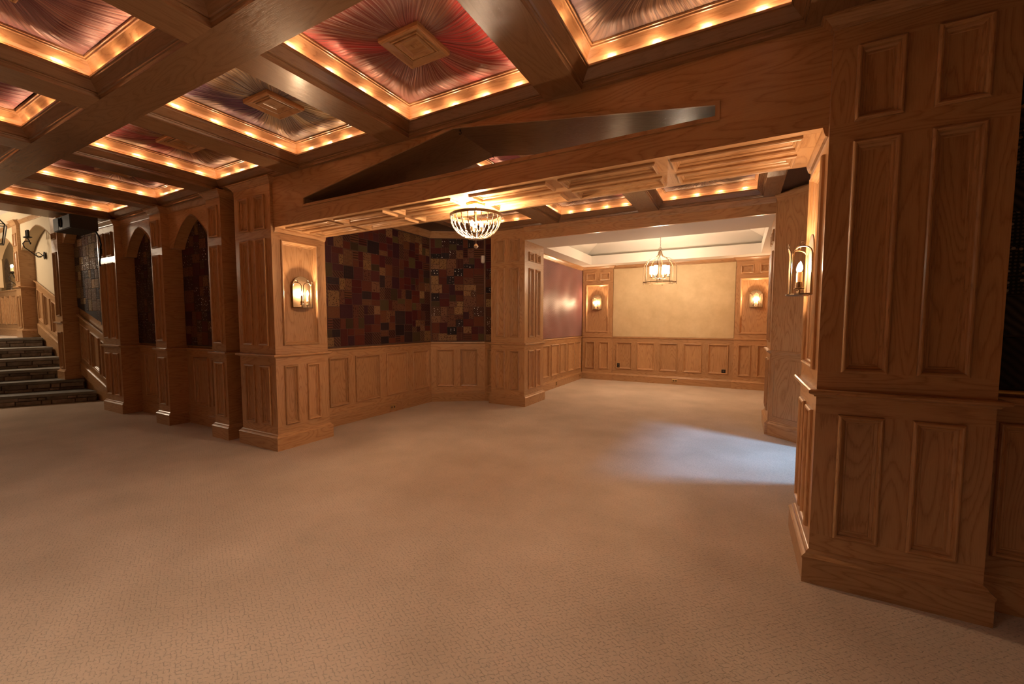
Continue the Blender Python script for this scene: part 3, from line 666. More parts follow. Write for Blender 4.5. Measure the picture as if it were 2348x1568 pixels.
# right diagonal bay wall boards
def diagboard():
    p0, p1 = Vector((.345, 6.135)), Vector((.76, 5.72)); u = (p1-p0).normalized(); W = (p1-p0).length
    t = thing('wall_boarding', 'plain dark oak boarding on the slanted wall right of the opening', 'wood panelling', (*((p0+p1)/2), 0))
    M = frame((p0.x, p0.y, 0), (u.x, u.y, 0), (0, 0, 1))
    mb = MB(); mb.box(0, W, 1.046, 2.905, -.02, 0, (0, 1, 0)); mb.build('upper_board', OAK, t, M)
    mb = MB(); cellface(mb, [.04, W-.04], [.24, .93], [(.04, W-.04, .24, .93)], 0, .02, W, 1.02); mb.build('frame_board', OAK, t, M)
    mb = MB(); mb.box(.04, W-.04, .24, .93, -.016, -.006, (0, 1, 0)); mb.build('lower_board', OAK, t, M)
    mb = MB(); sweep(mb, [p0, p1], BASEW); mb.build('baseboard', OAK, t)
    mb = MB(); sweep(mb, [p0, p1], [(d*.3, z) for d, z in RAILP]); mb.build('chair_rail', OAK, t)
    mb = MB(); sweep(mb, [p0, p1], crownp(2.83, .075)); mb.build('crown', OAK, t)
diagboard()
wainscot('oak wainscot behind the nearest pillar in the right bay', (.76, 4.40), (.76, 3.40), [(.1, .45), (.55, .9)])
# door casing in the right bay
mb = MB(); mb.box(.73, .76, 4.37, 4.47, 0, 1.92); mb.box(.73, .76, 5.60, 5.70, 0, 1.92); mb.box(.73, .76, 4.37, 5.70, 1.82, 1.92); struct(mb.build('door_1', OAK))
# ------------------------------------------------------------------ far room
wainscot('oak wainscot below the burgundy cloth in the far room', (-3.40, 6.96), (-3.40, 10.04), [(.22, .55), (.70, 1.03), (1.14, 1.54), (1.63, 2.0), (2.12, 2.52), (2.62, 3.0)])
wainscot('oak wainscot below the cream plaster panel, five panels', (-2.65, 10.07), (-.11, 10.07), [(.09, .46), (.58, .96), (1.07, 1.45), (1.57, 1.94), (2.06, 2.45)], z=(.285, .92))
def fpil(label, x0, x1):
    W = x1-x0; a = .08; w_ = (W-2*a-.11)/2
    r = [(a, a+w_, *R1), (W-a-w_, W-a, *R1), (a, W-a-.02, 1.145, 2.29), (a, a+w_, 2.39, 2.565), (W-a-w_, W-a, 2.39, 2.565)]
    t = thing('panelled_pilaster', label, 'pilaster', ((x0+x1)/2, 10.05, 0), 'sconce pilasters of the far wall')
    panelled(t, frame((x0, 10.045, 0), (1, 0, 0), (0, 0, 1)), W, 2.70, r, thick=.05)
    mb = MB(); sweep(mb, [(x0, 10.09), (x0, 10.045), (x1, 10.045), (x1, 10.09)], BASEW); mb.build('baseboard', OAK, t)
    mb = MB(); sweep(mb, [(x0, 10.09), (x0, 10.045), (x1, 10.045), (x1, 10.09)], [(d*.5, z) for d, z in RAILP]); mb.build('chair_rail', OAK, t)
    mb = MB(); sweep(mb, [(x0, 10.09), (x0, 10.045), (x1, 10.045), (x1, 10.09)], crownp(2.64, .075, .06)); mb.build('crown', OAK, t)
fpil('far wall oak pilaster left of the cream plaster panel', -3.385, -2.65); fpil('far wall oak pilaster right of the cream plaster panel', -.11, .62)
mb = MB(); mb.ring(0, 2.53, 0, 1.585, [(0, -.02), (0, .012), (.006, .016)], fill=(1, 0, 0))
tag(mb.build('plaster_panel', CREAM, None, frame((-2.645, 10.078, 1.05), (1, 0, 0), (0, 0, 1))), 'large cream mottled plaster panel on the far wall', 'wall panel')
mb = MB(); sweep(mb, [(-2.65, 10.09), (-.11, 10.09)], crownp(2.64, .075, .05)); struct(mb.build('trim_3', OAK))
mb = MB(); sweep(mb, [(-3.41, 6.95), (-3.41, 10.05)], crownp(2.63, .085, .075)); struct(mb.build('trim_4', OAK))
mb = MB(); sweep(mb, [(.64, 10.05), (.64, 6.95)], crownp(2.63, .085, .06)); struct(mb.build('trim_5', OAK))
def cloth_wall():
    mb = MB(); n, m = 60, 14; W, Hh = 3.07, 1.57; V = [[None]*(m+1) for _ in range(n+1)]
    for i in range(n+1):
        for j in range(m+1):
            x = W*i/n; y = Hh*j/m; e = min(1, 6*min(i/n, 1-i/n, j/m, 1-j/m)); V[i][j] = (x, y, .006+.010*e*math.sin(9*x+2*math.sin(3*y))*math.sin(2.2*y+x))
    for i in range(n):
        for j in range(m): mb.poly([V[i][j], V[i+1][j], V[i+1][j+1], V[i][j+1]])
    o = mb.build('cloth_hanging', BURG, None, frame((-3.405, 6.96, 1.06), (0, 1, 0), (0, 0, 1)), smooth=True)
    tag(o, 'burgundy stitched cloth stretched on the left wall of the far room', 'wall hanging')
cloth_wall()
wallbox('wall_far_right_board', .62, .641, 6.97, 10.04, 0, 2.64, OAK)
# ------------------------------------------------------------------ ceiling: beams and coffers
def beam(label, x0, x1, y0, y1, z0=2.905, z1=3.30, grp='oak ceiling beams'):
    mb = MB(); b = .004
    mb.box(x0, x1, y0, y1, z0, z1, skip=('+z',)); o = mb.build('ceiling_beam', OAK_SHADE)  # beam shade is in the oak colour
    return tag(o, label, 'beam', grp)
beam('long shaded oak ceiling beam running parallel to the gabled header', -8.2, 1.9, 1.25, 1.50)
beam('long oak ceiling beam nearest the camera, just above the view', -8.2, 1.9, -.25, .02)
beam('ceiling edge beam above the arcade and gabled header', -8.2, 1.9, 2.74, 3.43)
BX = [(.24, .49), (-1.21, -.95), (-2.66, -2.42), (-4.10, -3.84), (-5.54, -5.28), (-6.99, -6.74)]
where = ['beside the nearest right pillar', 'between red and silver-plum coffers', 'between the plum-gold and red coffers', 'between the plum-gold and crimson coffers', 'ending over the slim pilaster', 'ending over the pilaster between the niches']
for (a, b), wh in zip(BX, where):
    beam('short oak cross beam of the front coffers, '+wh, a, b, 1.50, 2.74)
    beam('short oak cross beam of the near coffer row, in line with the one '+wh, a, b, .02, 1.25)
eb = thing('ceiling_beam', 'broad oak end beam above the speaker, before the stair hall', 'beam', (-8.47, 0, 2.905))
mb = MB(); mb.box(-8.75, -8.2, -5.5, 2.24, 2.905, 3.60, (0, 1, 0)); mb.build('main_board', OAK_SHADE, eb)
mb = MB(); mb.box(-8.45, -8.2, 2.24, 2.74, 2.905, 3.60, (0, 1, 0)); mb.box(-8.75, -8.2, 2.74, 2.97, 2.905, 3.6, (1, 0, 0)); mb.build('return_board', OAK_SHADE, eb)
CROWN = [(0, 2.915), (.004, 2.928), (.012, 2.930), (.014, 2.937), (.010, 2.941), (.020, 2.947), (.040, 2.968), (.056, 2.984), (.060, 2.988), (.062, 2.994), (.070, 2.996), (.070, 3.008), (.064, 3.008), (.058, 2.990), (.0, 2.990)]
COVEP = [(0, 2.990), (.002, 3.014), (.012, 3.018), (.016, 3.026), (.026, 3.030), (.028, 3.036), (.046, 3.050), (.070, 3.078), (.082, 3.090), (.088, 3.092), (.090, 3.100), (.098, 3.102), (.098, 3.125)]
FM = {}
def fabric_mesh(W, D):
    k = (round(W, 2), round(D, 2))
    if k in FM: return FM[k]
    rnd = random.Random(int(W*1000)); NA, NR = 720, 12; ph = [rnd.random()*6.28 for _ in range(8)]
    hx, hy = W/2-.085, D/2-.085; v = []; uv = []; f = []
    for j in range(NR+1):
        s = j/NR
        for i in range(NA):
            th = 2*PI*i/NA
            t2 = th+.06*math.sin(4*th)*math.sin(PI*s)+.05*math.sin(PI*s)
            def sq(t, a, b): c, q = math.cos(t), math.sin(t); m = max(abs(c), abs(q)); return a*c/m, b*q/m
            xi, yi = sq(th, .135, .135); xo, yo = sq(th, hx, hy)
            xm, ym = sq(t2, .135+(hx-.135)*s, .135+(hy-.135)*s)
            e = math.sin(PI*s); x = xi+(xo-xi)*s; y = yi+(yo-yi)*s; x = x*(1-e)+xm*e; y = y*(1-e)+ym*e
            pl = math.sin(78*th+ph[0]+2.5*math.sin(3*th+ph[1])+1.5*s)*.5+math.sin(113*th+ph[2]+2*s+2*math.sin(5*th))*.35+math.sin(163*th+ph[3])*.3
            amp = .0040*(1-.25*s)*min(1, s*6+.3)*min(1, (1-s)*5+.12)
            z = .012-.022*math.sin(PI*min(1, s*1.0))+pl*amp
            v.append((x, y, z))
    for j in range(NR):
        for i in range(NA):
            l = (i+1) % NA; f.append((j*NA+i, (j+1)*NA+i, (j+1)*NA+l, j*NA+l))
            for (a, b) in ((i, j), (i, j+1), (i+1, j+1), (i+1, j)): uv += [a/NA, b/NR]
    me = bpy.data.meshes.new('fabric'); me.from_pydata(v, [], f); ul = me.uv_layers.new(name='UVMap'); ul.data.foreach_set('uv', uv)
    me.materials.append(BACKING); me.polygons.foreach_set('use_smooth', [True]*len(f)); me.flip_normals(); me.update(); FM[k] = me
    return me
MEDAL = {}
BM = []
def bulb_mesh():
    if not BM:
        mb = MB(); tube(mb, [(-.030, 0, 0), (-.018, 0, 0), (.018, 0, 0), (.030, 0, 0)], .003, 5, rads=[.001, .003, .003, .001]); o = mb.build('bulb', COVE); BM.append(o.data); bpy.data.objects.remove(o)
    return BM[0]
def coffer(label, x0, x1, y0, y1, fab, lit=True, grp='draped ceiling coffers', shift=0):
    cx, cy = (x0+x1)/2, (y0+y1)/2; W, D = x1-x0, y1-y0
    t = thing('ceiling_coffer', label, 'coffer', (cx, cy, 2.93), grp); M = T(cx, cy, 0)
    key = (round(W, 2), round(D, 2))
    if key not in MEDAL:
        d = {}
        def mk(nm, fn, mat):
            mb = MB(); fn(mb); o = mb.build(nm, mat); d[nm] = o.data; bpy.data.objects.remove(o)
        mk('crown_moulding', lambda m: m.ring(-W/2, W/2, -D/2, D/2, CROWN, up=-1), OAK_SHADE)
        mk('cove_moulding', lambda m: m.ring(-W/2, W/2, -D/2, D/2, COVEP, up=-1), OAK)
        def rope(m):
            q = .044; x, y = W/2-q, D/2-q; tube(m, [(-x, -y, 2.995), (x, -y, 2.995), (x, y, 2.995), (-x, y, 2.995)], .004, 5, closed=True)
        mk('rope_light', rope, COVEDIM)
        MEDAL[key] = d
    d = MEDAL[key]
    place('crown_moulding', d['crown_moulding'], t, M); place('cove_moulding', d['cove_moulding'], t, M)
    if lit:
        r = place('rope_light', d['rope_light'], t, M); sub(r)
        for ax in (0, 1):
            Ln = (W, D)[ax]-.12
            for sg in (1, -1):
                for k in range(4):
                    a = -Ln/2+Ln*(k+.5)/4; c = (a, sg*(D/2-.044)) if ax == 0 else (sg*(W/2-.044), a)
                    place('bulb', bulb_mesh(), r, M @ T(c[0], c[1], 2.997) @ Matrix.Rotation(ax*PI/2, 4, 'Z'))
    fo = place('fabric', fabric_mesh(W, D), t, M @ T(0, 0, 3.104) @ Matrix.Rotation(shift, 4, 'Z'))
    fo.material_slots[0].link = 'OBJECT'; fo.material_slots[0].material = fab
    if 'med' not in MEDAL:
        mb = MB(); mb.ring(-.155, .155, -.155, .155, [(0, .03), (0, .002), (.003, -.006), (.010, -.010), (.016, -.010), (.044, .010), (.048, .011), (.050, .004), (.058, .003), (.061, .012), (.07, .014)], fill=(1, 0, 0), up=-1); o = mb.build('m', OAK); MEDAL['med'] = o.data; bpy.data.objects.remove(o)
        mb = MB(); mb.ring(-.088, .088, -.088, .088, [(0, .016), (0, .002), (.004, -.002), (.009, -.002), (.030, .012), (.034, .013), (.036, .020)], fill=(0, 1, 0), up=-1)
        for xx in (-.022, -.012, .018): mb.box(xx-.002, xx+.002, -.018, .014, .012, .021)
        o = mb.build('m', OAK); MEDAL['med2'] = o.data; bpy.data.objects.remove(o)
    md = place('medallion', MEDAL['med'], t, M @ T(0, 0, 3.090)); sub(md); place('inner_square', MEDAL['med2'], md, M @ T(0, 0, 3.090))
    return t
F_RED = pleat_material('satin_red_brown', (.62, .055, .060), (.42, .20, .13), (.17, .022, .024))
F_PLUM = pleat_material('satin_plum_gold', (.12, .040, .12), (.62, .46, .23), (.040, .016, .045))
F_SILV = pleat_material('satin_silver_plum', (.26, .19, .25), (.58, .40, .29), (.070, .035, .055))
F_PINK = pleat_material('satin_rose_plum', (.48, .13, .17), (.66, .32, .27), (.13, .030, .060))
F_CRIM = pleat_material('satin_crimson_olive', (.46, .050, .060), (.44, .32, .16), (.12, .022, .028))
F_DARK = pleat_material('satin_dark_burgundy', (.20, .030, .042), (.44, .13, .12), (.060, .014, .020))
F_TAN = pleat_material('satin_tan_gold', (.62, .40, .22), (.42, .22, .13), (.13, .055, .032))
YA = (1.50, 2.74); YBr = (.02, 1.25)
coffer('ceiling coffer with silver-plum gathered fabric, nearest the right pillar', -.95, .24, *YA, F_SILV)
coffer('ceiling coffer with red and brown gathered fabric, largest in view', -2.42, -1.21, *YA, F_RED, shift=PI)
coffer('ceiling coffer with plum and gold gathered fabric, left of the red one', -3.84, -2.66, *YA, F_PLUM)
coffer('ceiling coffer with crimson and olive fabric above the sconce pillar', -5.28, -4.10, *YA, F_CRIM)
coffer('ceiling coffer with dark burgundy fabric above the first arched niche', -6.74, -5.54, *YA, F_DARK)
coffer('ceiling coffer with tan-gold fabric by the speaker', -8.20, -6.99, *YA, F_TAN)
coffer('unlit ceiling coffer in the top right corner above the nearest pillar', .49, 1.70, *YA, F_DARK, lit=False)
coffer('near-row ceiling coffer with unseen drape, above the camera right', -.95, .24, *YBr, F_RED)
coffer('near-row ceiling coffer showing only its dark corner at the top edge', -2.42, -1.21, *YBr, F_TAN)
coffer('near-row ceiling coffer with rose and plum fabric, top left corner', -3.84, -2.66, *YBr, F_PINK)
coffer('near-row ceiling coffer with rose fabric at the left picture edge', -5.28, -4.10, *YBr, F_PINK, shift=PI/2)
coffer('near-row ceiling coffer showing a sliver at the left picture edge', -6.74, -5.54, *YBr, F_DARK)
coffer('near-row ceiling coffer cut off at the left picture edge', -8.20, -6.99, *YBr, F_CRIM)
MX = [(-3.93, -2.72, F_TAN, 'left'), (-2.47, -1.27, F_CRIM, 'middle'), (-1.02, .19, F_PLUM, 'right')]
for a, b, fb, nm in MX: coffer('inner-room ceiling coffer before the far room header, '+nm+' of three', a, b, 4.93, 6.15, fb)
for a, b, fb, nm in MX: coffer('inner-room ceiling coffer just behind the gabled header, '+nm+' of three', a, b, 3.43, 4.67, F_PINK if nm == 'middle' else fb)
beam('inner-room oak beam across the middle of the bay ceiling', -4.09, .36, 4.67, 4.93, z1=3.3)
for a, b, nm in ((-4.09, -3.93, 'left'), (-2.72, -2.47, 'left middle'), (-1.27, -1.02, 'right middle'), (.19, .36, 'right')):
    beam('inner-room oak cross beam behind the gabled header, '+nm, a, b, 3.43, 4.67); beam('inner-room oak cross beam before the far header, '+nm, a, b, 4.93, 6.15)
beam('inner-room oak edge beam over the far room header', -4.09, .36, 6.15, 6.42)
# ------------------------------------------------------------------ lamps
def flame(mb, c, h=.055, r=.011): lathe(mb, [(0, 0), (r*.6, h*.08), (r, h*.3), (r*.8, h*.6), (r*.3, h*.88), (0, h)], c=(c[0], c[1]), seg=8, z0=c[2])
def half_sconce(label, M, group='bronze half-lantern sconces', power=25):
    """local: x along wall, y up, z out; origin at the centre of the base"""
    o_ = M.to_translation(); t = thing('wall_sconce', label, 'sconce', tuple(o_), group)
    mb = MB(); n = 14; hw = .112; hs = .24   # arched back plate
    P = [(-hw, 0), (hw, 0)]+[(hw*math.cos(PI*k/n), hs+hw*math.sin(PI*k/n)) for k in range(n+1)]
    mb.poly([(x, y, .006) for x, y in P]); mb.poly([(x, y, 0) for x, y in P[::-1]])
    for i in range(len(P)): a, b = P[i], P[(i+1) % len(P)]; mb.poly([(a[0], a[1], 0), (b[0], b[1], 0), (b[0], b[1], .006), (a[0], a[1], .006)])
    mb.build('back_plate', BRONZE, t, M)
    mb = MB(); n = 12; q = [(.115*math.cos(PI*k/n), .120*math.sin(PI*k/n)) for k in range(n+1)]
    mb.poly([(x, .008, z) for x, z in q][::-1]); mb.poly([(x, 0, z) for x, z in q])
    for i in range(n): a, b = q[i], q[i+1]; mb.poly([(a[0], 0, a[1]), (a[0], .008, a[1]), (b[0], .008, b[1]), (b[0], 0, b[1])])
    mb.build('base_tray', BRONZE, t, M)
    for k in range(3):   # three pointed loops round the front
        a0 = PI*(k+.08)/3; a1 = PI*(k+.92)/3; R = .112; pts = []
        for j in range(13):
            s = j/12; a = a0+(a1-a0)*(.5-.5*math.cos(PI*s)) if 0 < s < 1 else (a0 if s == 0 else a1)
            yy = .22+.055*max(0, math.sin(PI*s))**.7 if 0 < s < 1 else .22
            pts.append((R*math.cos(a), yy, R*math.sin(a)))
        pts = [(R*math.cos(a0), .008, R*math.sin(a0))]+pts+[(R*math.cos(a1), .008, R*math.sin(a1))]
        mb = MB(); tube(mb, pts, .0042, 5); b = mb.build('loop_bar', BRONZE, t, M); sub(b)
        am = (a0+a1)/2; mb = MB(); tube(mb, [(R*math.cos(am)+.013*math.cos(x)*-math.sin(am), .290+.013*math.sin(x), R*math.sin(am)+.013*math.cos(x)*math.cos(am)) for x in [2*PI*q/10 for q in range(10)]], .003, 5, closed=True)
        mb.build('top_ring', BRONZE, b, M)
    Z2 = M @ Matrix(((1, 0, 0, 0), (0, 0, 1, 0), (0, -1, 0, 0), (0, 0, 0, 1)))   # x, -out, up
    for s in (-.036, .036):
        mb = MB(); lathe(mb, [(0, .008), (.008, .012), (.006, .03), (.022, .034), (.024, .042), (.017, .046), (.017, .075), (0, .075)], c=(s, -.055), seg=12)
        cnd = mb.build('candle_cup', BRONZE, t, Z2); sub(cnd)
        mb = MB(); lathe(mb, [(.0125, .075), (.0125, .135), (0, .137)], c=(s, -.055), seg=12); mb.build('candle', IVORY, cnd, Z2)
        mb = MB(); flame(mb, (s, -.055, .135), .062, .013); mb.build('bulb', BULB, cnd, Z2)
    q = M @ Vector((0, .165, .055)); lamp('sconce_light', 'POINT', q, power, (1, .66, .38), .022)
    return t
half_sconce('lit bronze sconce on the pillar at the left end of the gabled header', frame((-4.33+.012, 3.065, 1.555), (0, 1, 0), (0, 0, 1)))
half_sconce('lit bronze sconce on the side of the nearest right pillar', frame((.36-.012, 3.065, 1.555), (0, -1, 0), (0, 0, 1)))
half_sconce('lit bronze sconce on the far wall, left of the plaster panel', frame((-3.03, 10.034, 1.69), (1, 0, 0), (0, 0, 1)))
half_sconce('lit bronze sconce on the far wall, right of the plaster panel', frame((.255, 10.034, 1.69), (1, 0, 0), (0, 0, 1)))
def bowl_lamp():
    t = thing('bowl_pendant', 'beaded basket ceiling lamp under the gabled header', 'ceiling lamp', (-1.98, 3.065, 2.395)); M = T(-1.98, 3.065, 0)
    mb = MB(); lathe(mb, [(0, 2.395), (.076, 2.395), (.078, 2.388), (.076, 2.374), (.066, 2.368), (0, 2.366)], seg=24); mb.build('canopy', BRASS, t, M, True)
    mb = MB(); lathe(mb, [(.007, 2.37), (.007, 2.20), (0, 2.20)], seg=8); mb.build('stem', BRONZE, t, M)
    mb = MB(); lathe(mb, [(.211, 2.278), (.219, 2.278), (.219, 2.302), (.211, 2.302), (.211, 2.278)], seg=40); mb.build('rim', BRONZE, t, M)
    pts = []; rads = []
    n = 26
    for k in range(n+1):
        a = PI/2*k/n*.96; pts.append((.214*math.cos(a), 0, 2.282-.185*math.sin(a))); rads.append(.0058 if k % 3 == 1 else .0030)
    mb = MB(); tube(mb, pts, .004, 5, rads=rads); o = mb.build('bead_strand', STRAND, t, M)
    for k in range(1, 24): place('bead_strand', o.data, t, M @ Matrix.Rotation(2*PI*k/24, 4, 'Z'))
    mb = MB(); lathe(mb, [(0, 2.094), (.028, 2.096), (.034, 2.104), (.028, 2.110), (0, 2.112)], seg=14); mb.build('bottom_cap', BRONZE, t, M)
    mb = MB(); lathe(mb, [(.003, 2.094), (.003, 2.062), (.010, 2.058), (.018, 2.046), (.020, 2.040), (.018, 2.032), (.010, 2.022), (0, 2.020)], seg=12); mb.build('drop_ball', STRAND, t, M, True)
    for k in range(3):
        a = 2*PI*k/3+.3; c = (.045*math.cos(a), .045*math.sin(a))
        mb = MB(); lathe(mb, [(0, 2.165), (.012, 2.165), (.012, 2.198), (0, 2.198)], c=c, seg=8); tube(mb, [(0, 0, 2.205), (c[0]*.5, c[1]*.5, 2.16), (c[0], c[1], 2.166)], .003, 5); so = mb.build('lamp_socket', BRONZE, t, M); sub(so)
        mb = MB(); flame(mb, (c[0], c[1], 2.195), .06, .014); mb.build('bulb', BULBW, so, M)
    lamp('bowl_light', 'POINT', (-1.98, 3.065, 2.22), 125, (1, .70, .44), .045)
    return t
bowl_lamp()
def chandelier(cx, cy):
    t = thing('lantern_chandelier', 'openwork iron lantern chandelier hanging in the far room', 'chandelier', (cx, cy, 2.13)); M = T(cx, cy, 0)
    mb = MB(); z = 3.155
    lathe(mb, [(0, z), (.06, z), (.055, z-.02), (0, z-.03)], seg=16); mb.build('ceiling_rose', BRONZE, t, M)
    mb = MB(); k = 0; zz = z-.03
    while zz > 2.80:
        r = .011; pts = [((r*.55*math.cos(a)) if k % 2 else 0, 0 if k % 2 else r*.55*math.cos(a), zz-.014+.016*math.sin(a)) for a in [2*PI*q/8 for q in range(8)]]
        tube(mb, pts, .0022, 4, closed=True); zz -= .025; k += 1
    mb.build('chain', BRONZE, t, M)
    mb = MB(); tube(mb, [(.028*math.cos(a), 0, 2.785+.028*math.sin(a)) for a in [2*PI*q/12 for q in range(12)]], .004, 5, closed=True); lathe(mb, [(0, 2.757), (.012, 2.755), (.03, 2.742), (.03, 2.735), (0, 2.73)], seg=12); mb.build('top_loop', BRONZE, t, M)
    prof = [(.028, 2.738), (.032, 2.70), (.045, 2.665), (.075, 2.635), (.12, 2.615), (.175, 2.60), (.215, 2.575), (.26, 2.53), (.282, 2.49), (.30, 2.44), (.30, 2.15)]
    mb = MB(); tube(mb, [(r, 0, z_) for r, z_ in prof], .006, 5); bar = mb.build('frame_bar', DARKBR, t, M)
    for k in range(1, 8): place('frame_bar', bar.data, t, M @ Matrix.Rotation(2*PI*k/8, 4, 'Z'))
    mb = MB(); lathe(mb, [(.296, 2.142), (.306, 2.142), (.306, 2.158), (.296, 2.158), (.296, 2.142)], seg=32); mb.build('bottom_ring', BRONZE, t, M)
    for k in range(8):
        a = 2*PI*k/8; mb = MB(); tube(mb, [(.30*math.cos(a)-.014*math.sin(a)*math.cos(b), .30*math.sin(a)+.014*math.cos(a)*math.cos(b), 2.124+.014*math.sin(b)) for b in [2*PI*q/8 for q in range(8)]], .003, 4, closed=True); mb.build('drop_ring', DARKBR, t, M)
    mb = MB(); lathe(mb, [(0, 2.74), (.006, 2.74), (.006, 2.24), (.02, 2.23), (.006, 2.20), (0, 2.19)], seg=8)
    for k in range(6):
        a = 2*PI*k/6+.2; tube(mb, [(0, 0, 2.235), (.07*math.cos(a), .07*math.sin(a), 2.215), (.14*math.cos(a), .14*math.sin(a), 2.235), (.15*math.cos(a), .15*math.sin(a), 2.25)], .004, 5)
    mb.build('arm_cluster', BRONZE, t, M)
    for k in range(6):
        a = 2*PI*k/6+.2; c = (.15*math.cos(a), .15*math.sin(a))
        mb = MB(); lathe(mb, [(0, 2.25), (.034, 2.256), (.036, 2.262), (0, 2.262)], c=c, seg=14); d = mb.build('drip_pan', BRONZE, t, M); sub(d)
        mb = MB(); lathe(mb, [(.013, 2.262), (.013, 2.33), (0, 2.33)], c=c, seg=10); mb.build('candle', IVORY, d, M)
        mb = MB(); lathe(mb, [(.034, 2.315), (.036, 2.32), (.036, 2.462), (.033, 2.462), (.033, 2.318)], c=c, seg=16); mb.build('glass_shade', SHADE, d, M, True)
    lamp('chandelier_light', 'POINT', (cx, cy, 2.40), 118, (1, .74, .50), .14)
    return t
chandelier(-1.382, 8.62)
# ------------------------------------------------------------------ speaker under the end beam
sp_ = thing('loudspeaker', 'black loudspeaker hung under the end beam by the stairs', 'loudspeaker', (-8.24, 2.34, 2.86))
mb = MB(); mb.box(-8.56, -7.93, 2.20, 2.48, 2.675, 2.86); mb.build('cabinet', BLACK, sp_)
mb = MB(); mb.box(-8.555, -8.36, 2.188, 2.20, 2.682, 2.853); mb.build('grille', GREYF, sp_)
mb = MB(); mb.box(-8.20, -7.935, 2.188, 2.20, 2.682, 2.853); mb.build('grille', GREYF, sp_)
mb = MB(); mb.box(-8.345, -8.215, 2.190, 2.20, 2.682, 2.853); tube(mb, [(-8.28+.045*math.cos(a), 2.186, 2.775+.06*math.sin(a)) for a in [2*PI*q/16 for q in range(16)]], .008, 5, closed=True)
mb.build('horn_plate', IRON, sp_)
mb = MB(); mb.box(-8.40, -8.28, 2.30, 2.38, 2.86, 2.905); mb.build('bracket', IRON, sp_)
mb = MB(); pts = [(-7.99, 2.47, 2.68), (-7.985, 2.50, 2.60), (-8.0, 2.52, 2.50), (-7.97, 2.50, 2.42), (-7.985, 2.50, 2.33), (-7.99, 2.49, 2.24), (-7.95, 2.48, 2.20), (-7.92, 2.47, 2.22)]
tube(mb, pts, .011, 6); mb.box(-7.985, -7.955, 2.485, 2.515, 2.36, 2.44)
tag(mb.build('cable', BLACK), 'black cable dangling below the loudspeaker', 'cable')
# ------------------------------------------------------------------ stairs
st = thing('staircase', 'stone stairs with rough ledge-stone risers at the left edge', 'stairs', (-9.92, 2.0, 0))
rise, run = .179, .53; angs = [61, 64, 72, 79, 85, 89]
rs = random.Random(4)
edges = []
for k in range(6):
    xr = -9.92-run*k; a = math.radians(angs[k]); edges.append((Vector((xr, 2.945)), Vector((-math.cos(a), -math.sin(a)))))
LEN = 3.6
for k in range(6):
    p, d = edges[k]; z0 = rise*k; zt = rise*(k+1); nrm = Vector((-d.y, d.x))  # back direction (towards -x)
    if nrm.x > 0: nrm = -nrm
    pn, dn = edges[k+1] if k < 5 else (p+Vector((-.55, 0)), d)
    a0 = p-nrm*.025; a1 = p+d*LEN-nrm*.025; b1 = pn+dn*(LEN+.2)+Vector((-.02, 0)); b0 = pn+Vector((-.02, 0))
    a0 = a0+d*.0
    mb = MB(); Q = [a0, a1, b1, b0]
    mb.poly([(q.x, q.y, zt) for q in Q][::-1], (d.x, d.y, 0)); mb.poly([(q.x, q.y, zt-.045) for q in Q], (d.x, d.y, 0))
    for i in range(4): q, r = Q[i], Q[(i+1) % 4]; mb.poly([(q.x, q.y, zt-.045), (q.x, q.y, zt), (r.x, r.y, zt), (r.x, r.y, zt-.045)])
    mb.build('tread', SLATE, st)
    mb = MB(); c = p+nrm*.03; e = p+d*LEN+nrm*.03; Q = [c, e, e+nrm*.3, c+nrm*.3]   # masonry core
    for q in Q: q.y = min(q.y, 2.945)
    for i in range(4): q, r = Q[i], Q[(i+1) % 4]; mb.poly([(q.x, q.y, z0), (r.x, r.y, z0), (r.x, r.y, zt-.046), (q.x, q.y, zt-.046)])
    mb.build('riser_core', STONE, st)
    rows = [(z0+.002, z0+.002+.075), (z0+.079, zt-.047)] if rs.random() < .6 else [(z0+.002, z0+.05), (z0+.052, zt-.047)]
    for (za, zb) in rows:
        s = .006
        while s < LEN-.05:
            w_ = .10+rs.random()*.24; e_ = min(s+w_, LEN); g_ = .004
            pr = rs.random()*.02; c0 = p+d*(s+g_); c1 = p+d*(e_-g_); f = -nrm*pr; bk = nrm*.035
            mb = MB(); ch = .010; zz0, zz1 = za+.003*rs.random(), zb-.004*rs.random()
            F = [(c0+d*ch+f, zz0+ch*.6), (c1-d*ch*rs.random()+f, zz0+ch*rs.random()), (c1-d*ch+f, zz1-ch*.6), (c0+d*ch*rs.random()+f, zz1-ch*rs.random())]
            B = [(c0, zz0), (c1, zz0), (c1, zz1), (c0, zz1)]
            Bk = [(q+bk, z_) for q, z_ in B]
            fp = [(q.x, q.y, z_) for q, z_ in F]; bp_ = [(q.x, q.y, z_) for q, z_ in B]; kp = [(q.x, q.y, z_) for q, z_ in Bk]
            mb.poly(fp[::-1])
            for i in range(4):
                j = (i+1) % 4; mb.poly([fp[i], fp[j], bp_[j], bp_[i]]); mb.poly([bp_[i], bp_[j], kp[j], kp[i]])
            mb.build('stone', STONE, st); s = e_
wallbox('floor_landing', -18.6, -13.05, -2, 5.0, .95, 1.078, CARPET)
wallbox('wall_stair_end', -18.7, -18.6, -5.6, 5.0, -.1, 3.7, TANPL)
